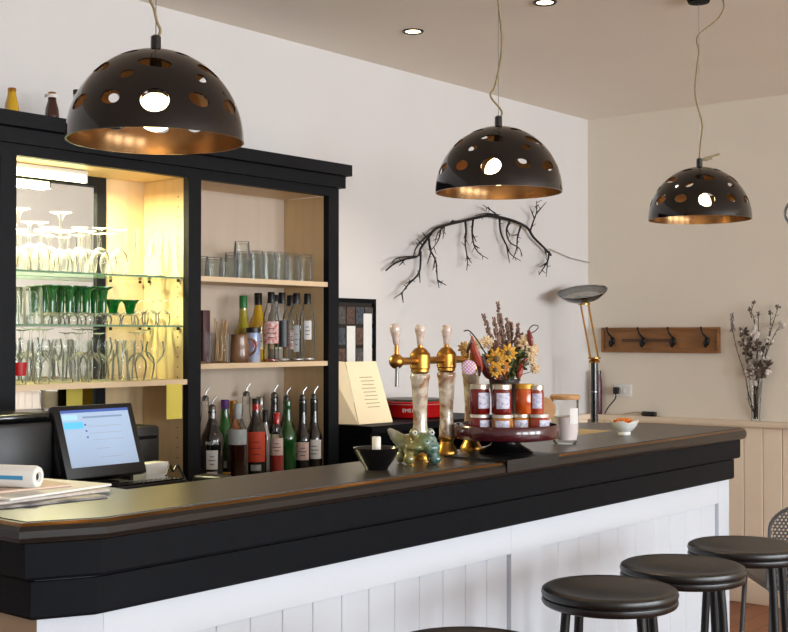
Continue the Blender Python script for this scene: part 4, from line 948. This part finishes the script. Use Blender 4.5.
twigs = [[(405, 113), (370, 105), (330, 112)], [(400, 112), (385, 98), (355, 78)], [(378, 94), (372, 84)], [(160, 225), (155, 290), (120, 330), (100, 355), (75, 373)], [(100, 355), (105, 387)], [(155, 290), (158, 324)], [(135, 315), (110, 328)],
    [(185, 180), (190, 220), (207, 255), (212, 310), (218, 340)], [(212, 315), (240, 332)], [(192, 228), (180, 265)], [(205, 250), (198, 285)], [(300, 128), (303, 165), (300, 200), (307, 250), (305, 285)], [(305, 238), (320, 262)], [(302, 165), (296, 185)],
    [(325, 125), (322, 165), (328, 205), (345, 232), (372, 248)], [(328, 205), (345, 215)], [(323, 170), (335, 195)], [(408, 120), (412, 165), (430, 205), (445, 235), (475, 255)], [(430, 205), (440, 262)], [(412, 165), (425, 200)], [(440, 130), (430, 160), (440, 195), (470, 215), (480, 240)], [(430, 150), (440, 175)],
    [(475, 145), (465, 180), (462, 215), (450, 250)], [(465, 172), (450, 175)], [(505, 160), (515, 130), (525, 100), (525, 65)], [(518, 122), (505, 88)], [(525, 105), (555, 70)], [(522, 85), (532, 78)], [(565, 225), (560, 255), (545, 280), (532, 300)], [(560, 255), (555, 305)], [(555, 262), (535, 275)], [(550, 215), (558, 245)],
    [(205, 155), (165, 190), (145, 215), (138, 235)], [(240, 142), (215, 165), (205, 200)], [(235, 145), (230, 185)], [(225, 150), (215, 190), (190, 225)], [(150, 240), (90, 245), (65, 262)], [(110, 250), (92, 270)], [(165, 205), (150, 188)], [(180, 185), (165, 165)], [(250, 140), (262, 125)], [(275, 134), (258, 128)], [(455, 130), (440, 122)]]
def taper(P_, r0, r1): return [r0+(r1-r0)*k/(len(P_)-1) for k in range(len(P_))]
bm = BM(); P_ = [p+bi for p in spline([wp(a, b_, -.012) for a, b_ in main[0]], 5)]; tube(bm, P_, [.009*(1-.55*abs(k/(len(P_)-1)-.35)/.65) for k in range(len(P_))], 8); stem_o = obj('main_limb', bm, M['bark'], br)
for tw_ in twigs:
    bm = BM(); n = len(tw_)
    P_ = [p+bi for p in spline([wp(a, b_, -.012-.03*k/max(1, n-1)) for k, (a, b_) in enumerate(tw_)], 5)]; tube(bm, P_, taper(P_, .0062 if n > 3 else .0045, .0018), 6)
    for k in range(2, len(P_)-1, 3):          # short spurs
        d = Vector((random.uniform(-1, 1), random.uniform(-.4, .1), random.uniform(-1, .6))).normalized()*random.uniform(.015, .04); tube(bm, [P_[k], P_[k]+d], [.0026, .0012], 5)
    obj('twig', bm, M['bark'], br)
bm = BM(); A_, B_ = wp(566, 217), wp(690, 260); B_.x = 6.52; tube(bm, [A_, A_.lerp(B_, .5)+Vector((0, 0, -.012)), B_], .003, 6)
tag(obj('wall_cable', bm, mat('pale_cable', (176, 172, 166), .6)), 'thin pale cable from the wall branch to the room corner', 'cable')

# ================================================================ right wall things
rk = thing('coat_rack', 'wooden coat rack with four black hooks on the right wall', 'coat rack', (XR, 3.348, 1.38))
obj('board', box(BM(), -.018, -.0005, -.365, .365, .012, .136), M['wood'], rk)
bm = BM(); box(bm, -.028, -.0005, -.377, .377, 0, .0145, .002, 1); box(bm, -.028, -.0005, -.377, .377, .1335, .148, .002, 1); box(bm, -.028, -.0005, -.377, -.362, .0148, .1332, .002, 1); box(bm, -.028, -.0005, .362, .377, .0148, .1332, .002, 1); obj('frame', bm, M['wood'], rk)
obj('inlay', box(BM(), -.0205, -.0185, -.09, .24, .062, .082), mat('dark_wood_inlay', (92, 58, 32), .5, scale=8, var=.15, stretch=(8, 1, 8)), rk)
for yy in (.300, .095, -.098, -.305):
    bm = BM(); ball(bm, (-.026, yy, .068), (.012, .016, .024), 14, 10)
    tube(bm, spline([(-.024, yy, .085), (-.04, yy+.006, .098), (-.05, yy+.018, .118), (-.055, yy+.022, .142)], 5), [.0065]*10+[.005]*6, 8); ball(bm, (-.055, yy+.022, .144), .0075, 10, 8)
    tube(bm, spline([(-.026, yy, .052), (-.045, yy, .036), (-.058, yy, .045), (-.06, yy, .058)], 5), .0062, 8); ball(bm, (-.06, yy, .06), .0085, 10, 8)
    obj('hook', bm, M['black_iron'], rk)
ol = thing('wall_socket', 'white double wall socket with a black plug on right wall', 'socket', (XR, 3.605, 1.115))
obj('plate', box(BM(), -.010, -.0005, -.075, .045, 0, .075, .004), M['white_ceramic'], ol)
bm = BM()
for yy in (-.042, .014): lathe(bm, [(.020, 0), (.022, 0), (.022, .003), (.020, .003), (.020, 0)], 20, M=Matrix.Translation((-.0105, yy, .038)) @ Matrix.Rotation(-PI/2, 4, 'Y'))
obj('outlet_rings', bm, M['white_ceramic'], ol)
pg = thing('plug', 'black plug and hanging cord in the wall socket near the floor lamp', 'plug', (XR-.0145, 3.622, 1.153))
obj('plug_body', box(BM(), -.034, 0, -.014, .014, -.022, .02, .006), M['black_plastic'], pg)
bm = BM(); tube(bm, spline([(-.02, 0, -.02), (-.022, .004, -.05), (-.02, .05, -.10), (-.03, .07, -.14)], 6), .0042, 6); obj('cord', bm, M['black_plastic'], pg)
ad = thing('power_adapter', 'small black adapter lying on the ledge of the right wall', 'adapter', (6.50, 3.405, 1.0085))
obj('body', box(BM(), -.016, .016, -.045, .045, 0, .027, .008, 3), M['black_plastic'], ad)
bm = BM(); tube(bm, spline([(0, .044, .012), (0, .08, .02), (.002, .13, .012), (.004, .17, .004)], 5), .002, 5); obj('cord', bm, M['cord'], ad)

# vase of dried cotton twigs on the ledge
VY, VZ = 2.755, 1.0085
vs_ = thing('flower_vase', 'slim glass vase of dried grey flowers on the right wall ledge', 'vase', (6.502, VY, VZ))
bm = BM(); lathe(bm, [(0, 0), (.024, 0), (.024, .008), (.022, .02), (.026, .10), (.036, .20), (.039, .225)], 22); obj('glass_body', bm, M['glass_thick'], vs_)
PV = .0055
def vp(u, v, dx=0):   # zoom measures
    pxx, pyy = 725+u*.2136, 290+v*.2136
    return Vector((-.02+dx, -(pxx-757)*.00566, (419-pyy)*PV))
dst = mat('dark_dry_stem', (58, 48, 40), .8, var=.2, scale=60); cot = mat('grey_white_cotton', (206, 196, 186), .9, var=.06, scale=60); drk = mat('dark_dry_flower', (74, 62, 54), .85, scale=60, rgb2=(120, 106, 94)); thm = mat('mauve_thistle', (124, 112, 112), .9, scale=80)
stems = [[(150, 595), (120, 470), (105, 390), (70, 280), (47, 170)], [(135, 590), (150, 440), (140, 300), (100, 190)], [(140, 595), (155, 450), (165, 280), (150, 130), (140, 90), (152, 45)], [(145, 590), (160, 430), (190, 300), (225, 190), (230, 95)], [(150, 590), (165, 430), (215, 270), (250, 190), (283, 140)], [(128, 592), (125, 520), (118, 440)], [(160, 590), (170, 430), (200, 300), (230, 180), (262, 70)], [(150, 595), (150, 430), (168, 240), (172, 100)], [(140, 120), (125, 78)]]
for q, s_ in enumerate(stems):
    bm = BM(); P_ = spline([vp(a, b_, random.uniform(-.006, .006)) if k else Vector((random.uniform(-.008, .008), random.uniform(-.012, .012), .012)) for k, (a, b_) in enumerate(s_)], 5)
    if q == 8: P_ = [vp(140, 120), vp(132, 92), vp(125, 78)]
    tube(bm, P_, taper(P_, .0032, .0018), 5)
    for k in range(6, len(P_)-1, 2):
        d = Vector((random.uniform(-.4, .4), random.uniform(-1, 1), random.uniform(.2, 1))).normalized()*random.uniform(.012, .03); tube(bm, [P_[k], P_[k]+d], [.0016, .0008], 4)
    obj('stem', bm, dst, vs_)
for u, v, r in ((150, 165, .016), (160, 200, .018), (140, 195, .016), (185, 285, .017), (205, 225, .015), (215, 210, .012), (235, 225, .013), (283, 145, .020), (283, 155, .015), (215, 375, .018), (155, 425, .016), (115, 380, .014), (195, 310, .014), (150, 185, .015), (135, 275, .013), (225, 160, .010), (160, 130, .010)):
    bm = BM()
    for k in range(5):
        d = Vector((random.uniform(-.6, .6), random.uniform(-1, 1), random.uniform(-1, 1)))*r*.45; ball(bm, vp(u, v)+d*1.2, r*.72, 8, 6)
    obj('cotton_tuft', bm, cot, vs_)
for u, v, r in ((100, 185, .022), (95, 235, .018), (130, 270, .026), (120, 285, .02), (180, 265, .02), (155, 370, .034), (165, 345, .026), (205, 345, .026), (215, 335, .02), (125, 340, .02), (130, 305, .02), (140, 385, .022), (185, 375, .024), (125, 78, .010), (150, 45, .008), (230, 95, .011), (263, 70, .011), (170, 100, .009)):
    bm = BM()
    for k in range(14):
        d = Vector((random.gauss(0, .5), random.gauss(0, 1), random.gauss(0, 1))).normalized(); Mq = d.to_track_quat('X', 'Y').to_matrix().to_4x4(); ball(bm, vp(u, v)+d*r*.85, (r*.8, r*.32, r*.09), 6, 4, Mq)
    obj('dry_blossom', bm, drk, vs_)
for k in range(26):
    v = random.uniform(150, 400); hw = 22+(400-v)*.24; u = 165+random.uniform(-1, 1)*hw; r = random.uniform(.012, .019); bm = BM()
    for q in range(9):
        d = Vector((random.gauss(0, .6), random.gauss(0, 1), random.gauss(0, 1))).normalized(); Mq = d.to_track_quat('X', 'Y').to_matrix().to_4x4(); ball(bm, vp(u, v)+d*r*.7, (r*.7, r*.3, r*.1) if k % 2 else (r*.45, r*.4, r*.4), 6, 4, Mq)
    obj('dry_blossom' if k % 2 else 'cotton_tuft', bm, drk if k % 2 else cot, vs_)
bm = BM()
for k in range(40):
    f_ = random.random(); c_ = vp(47-3*f_, 180-80*f_); d = Vector((random.uniform(-.4, .4), random.uniform(-.6, .6), 1)).normalized(); Mq = d.to_track_quat('X', 'Y').to_matrix().to_4x4(); ball(bm, c_+Vector((random.uniform(-.008, .008), random.uniform(-.014, .014)*(1-f_*.6), 0)), (.013, .0025, .0025), 5, 4, Mq)
obj('thistle_head', bm, thm, vs_)
bm = BM(); ball(bm, vp(97, 183)+Vector((-.02, 0, 0)), .007, 8, 6); obj('flower_centre', bm, cot, vs_)

# floor lamp in the corner behind the bar
tl = thing('floor_lamp', 'black and brass floor lamp with glass dish in the far corner', 'floor lamp', (6.12, 3.55, 0))
bm = BM(); lathe(bm, [(0, 0), (.14, 0), (.145, .012), (.13, .025), (.03, .035), (0, .036)], 36); obj('base', bm, M['black_gloss'], tl)
bm = BM(); tube(bm, [(0, 0, .034), (0, 0, 1.325)], .020, 16); obj('pole', bm, M['black_gloss'], tl)
bm = BM(); lathe(bm, [(.0205, 1.158), (.0212, 1.158), (.0212, 1.164), (.0205, 1.164)], 16); obj('pole_joint', bm, M['steel'], tl)
lx, ly = -math.sin(VIEW), math.cos(VIEW)
bm = BM(); lathe(bm, [(0, 1.326), (.03, 1.326), (.032, 1.335), (.018, 1.345), (.036, 1.35), (.036, 1.357), (0, 1.357)], 20)
for s in (-.022, .022):
    tube(bm, [(-lx*s, -ly*s, 1.355), (-lx*s+lx*.056, -ly*s+ly*.056, 1.662)], .0055, 8)
lathe(bm, [(0, 0), (.034, 0), (.034, .010), (0, .010)], 18, (lx*.058, ly*.058, 1.656)); obj('brass_arm', bm, M['brass'], tl)
dm = Matrix.Translation((lx*.062, ly*.062, 1.672)) @ Matrix.Rotation(-.14, 4, Vector((math.cos(VIEW), math.sin(VIEW), 0))) @ Matrix.Rotation(.27, 4, Vector((math.sin(VIEW), -math.cos(VIEW), 0)))
bm = BM(); lathe(bm, [(0, 0), (.05, .002), (.10, .022), (.135, .05), (.142, .062), (.138, .062), (.13, .05), (.095, .027), (.05, .008), (0, .006)], 40, M=dm); obj('dish', bm, M['black_gloss'], tl)
bm = BM(); lathe(bm, [(.138, .0622), (.143, .0625), (.143, .067), (.136, .067), (.136, .0622)], 40, M=dm); lathe(bm, [(0, .0605), (.135, .0605)], 40, M=dm); obj('glass_cover', bm, M['glass_thick'], tl)
bm = BM(); lathe(bm, [(0, .010), (.06, .0115), (.09, .026), (.10, .034)], 30, M=dm); obj('reflector', bm, mat('reflector_white', (226, 222, 214), .3), tl)
t = thing('maroon_bottle', 'dark maroon bottle on the corner ledge behind the floor lamp pole', 'bottle', (6.50, 3.745, 1.0085))
bm = BM(); lathe(bm, [(0, 0), (.022, 0), (.024, .01), (.024, .20), (.018, .225), (.018, .24), (0, .24)], 18); obj('body', bm, mat('maroon_glass', (84, 34, 48), .35), t)
bm = BM(); lathe(bm, [(0, .2405), (.019, .2405), (.019, .262), (0, .262)], 16); obj('cap', bm, chd, t)

# ================================================================ stools and chair
def stool(x, y, label, rz):
    t = thing('bar_stool', label, 'bar stool', (x, y, 0), rz)
    return t
st = stool(0, 0, '', 0)
bm = BM(); lathe(bm, [(0, .772), (.166, .772), (.174, .776), (.178, .784), (.1765, .792), (.173, .7945), (.1765, .798), (.179, .805), (.176, .814), (.168, .8185), (.15, .817), (.10, .809), (.05, .806), (0, .805)], 56); obj('seat', bm, M['stool'], st)
for k in range(4):
    a = PI/4+k*PI/2; c_, s_ = math.cos(a), math.sin(a)
    bm = BM(); tube(bm, [(c_*.135, s_*.135, .772), (c_*.142, s_*.142, .70), (c_*.185, s_*.185, .012)], .0125, 12); lg = obj('leg', bm, M['black_iron'], st)
    bm = BM(); tube(bm, [(c_*.1852, s_*.1852, .0005), (c_*.185, s_*.185, .0125)], .0145, 10); obj('rubber_foot', bm, M['black_plastic'], lg)
bm = BM(); P_ = [(.165*math.cos(2*PI*k/40), .165*math.sin(2*PI*k/40), .30) for k in range(41)]; tube(bm, P_, .008, 8); obj('foot_ring', bm, M['black_iron'], st)
su = []
place(st, su, (2.854, 1.612, 0), .35, 'round black bar stool in front of the post between the white panels')
place(st, su, (3.277, 1.612, 0), .55, 'round black bar stool, second from the right wall end of the bar')
place(st, su, (3.715, 1.612, 0), .25, 'round black bar stool nearest the right end of the bar')
place(st, su, (2.13, 1.545, 0), .4, 'round black bar stool whose seat just peeps in at bottom edge')
def hexmat():
    m = D.materials.new('perforated_grey_metal'); m.use_nodes = True; t = m.node_tree; L = t.links; N = t.nodes.new; b = t.nodes['Principled BSDF']
    b.inputs['Base Color'].default_value = lin((96, 96, 98)); b.inputs['Metallic'].default_value = .5; b.inputs['Roughness'].default_value = .4
    return m
ch = thing('metal_chair', 'grey perforated metal chair standing behind the last bar stool', 'chair', (4.99, 1.845, 0), VIEW-PI/2)
hm = hexmat()
bm = BM(); s = .0155
for r in range(26):
    for q in range(30):
        cx_ = (q-14.5)*s*1.0+(s*.5 if r % 2 else 0); cz = .44+r*s*.87
        wv = .215 if cz < .70 else math.sqrt(max(0, .215**2-((cz-.70)/.115*.215)**2))
        if abs(cx_) > wv: continue
        yy = -.02-.04*(1-(cx_/.22)**2) - (cz-.44)*.15
        ri, ro = s*.36, s*.5/math.cos(PI/6)
        A_ = [bm.verts.new((cx_+ri*math.sin(PI/3*k), yy, cz+ri*math.cos(PI/3*k))) for k in range(6)]
        B_ = [bm.verts.new((cx_+ro*math.sin(PI/3*k), yy, cz+ro*math.cos(PI/3*k))) for k in range(6)]
        for k in range(6): bm.faces.new((A_[k], B_[k], B_[(k+1) % 6], A_[(k+1) % 6]))
bk = obj('backrest', bm, hm, ch)
so_ = bk.modifiers.new('s', 'SOLIDIFY'); so_.thickness = .003
bm = BM(); P_ = []
for k in range(31):
    if k < 6: x_, z_ = -.222, .45+.25*k/5
    elif k > 24: x_, z_ = .222, .70-.25*(k-25)/5
    else: a = PI-PI*(k-5)/20; x_, z_ = .222*math.cos(a), .70+.12*math.sin(a)
    P_.append((x_, -.02-.04*(1-(x_/.222)**2)-(z_-.44)*.15, z_))
tube(bm, P_, .007, 8); obj('back_frame', bm, hm, ch)
bm = BM(); box(bm, -.21, .21, 0, .42, .44, .455, .02, 3); obj('seat', bm, hm, ch)
for sx in (-.19, .19):
    for sy in (.02, .40): 
        bm = BM(); tube(bm, [(sx, sy, .44), (sx*1.1, sy+(.03 if sy > .2 else -.03), .0)], .011, 10); obj('leg', bm, hm, ch)

# clear glass pendant cut off by the right edge of the view
gp_ = thing('glass_pendant', 'clear glass pendant globe cut off by the right edge of the picture', 'pendant lamp', (5.055, 1.94, 1.995))
bm = BM(); ball(bm, (0, 0, 0), .07, 28, 18); obj('globe', bm, M['glass'], gp_)
bm = BM(); lathe(bm, [(0, .066), (.02, .066), (.018, .11), (0, .112)], 16); obj('cap', bm, M['black_plastic'], gp_)
bm = BM(); tube(bm, [(0, 0, .111), (0, 0, H-1.99)], .0022, 6); obj('cord', bm, M['cord'], gp_)
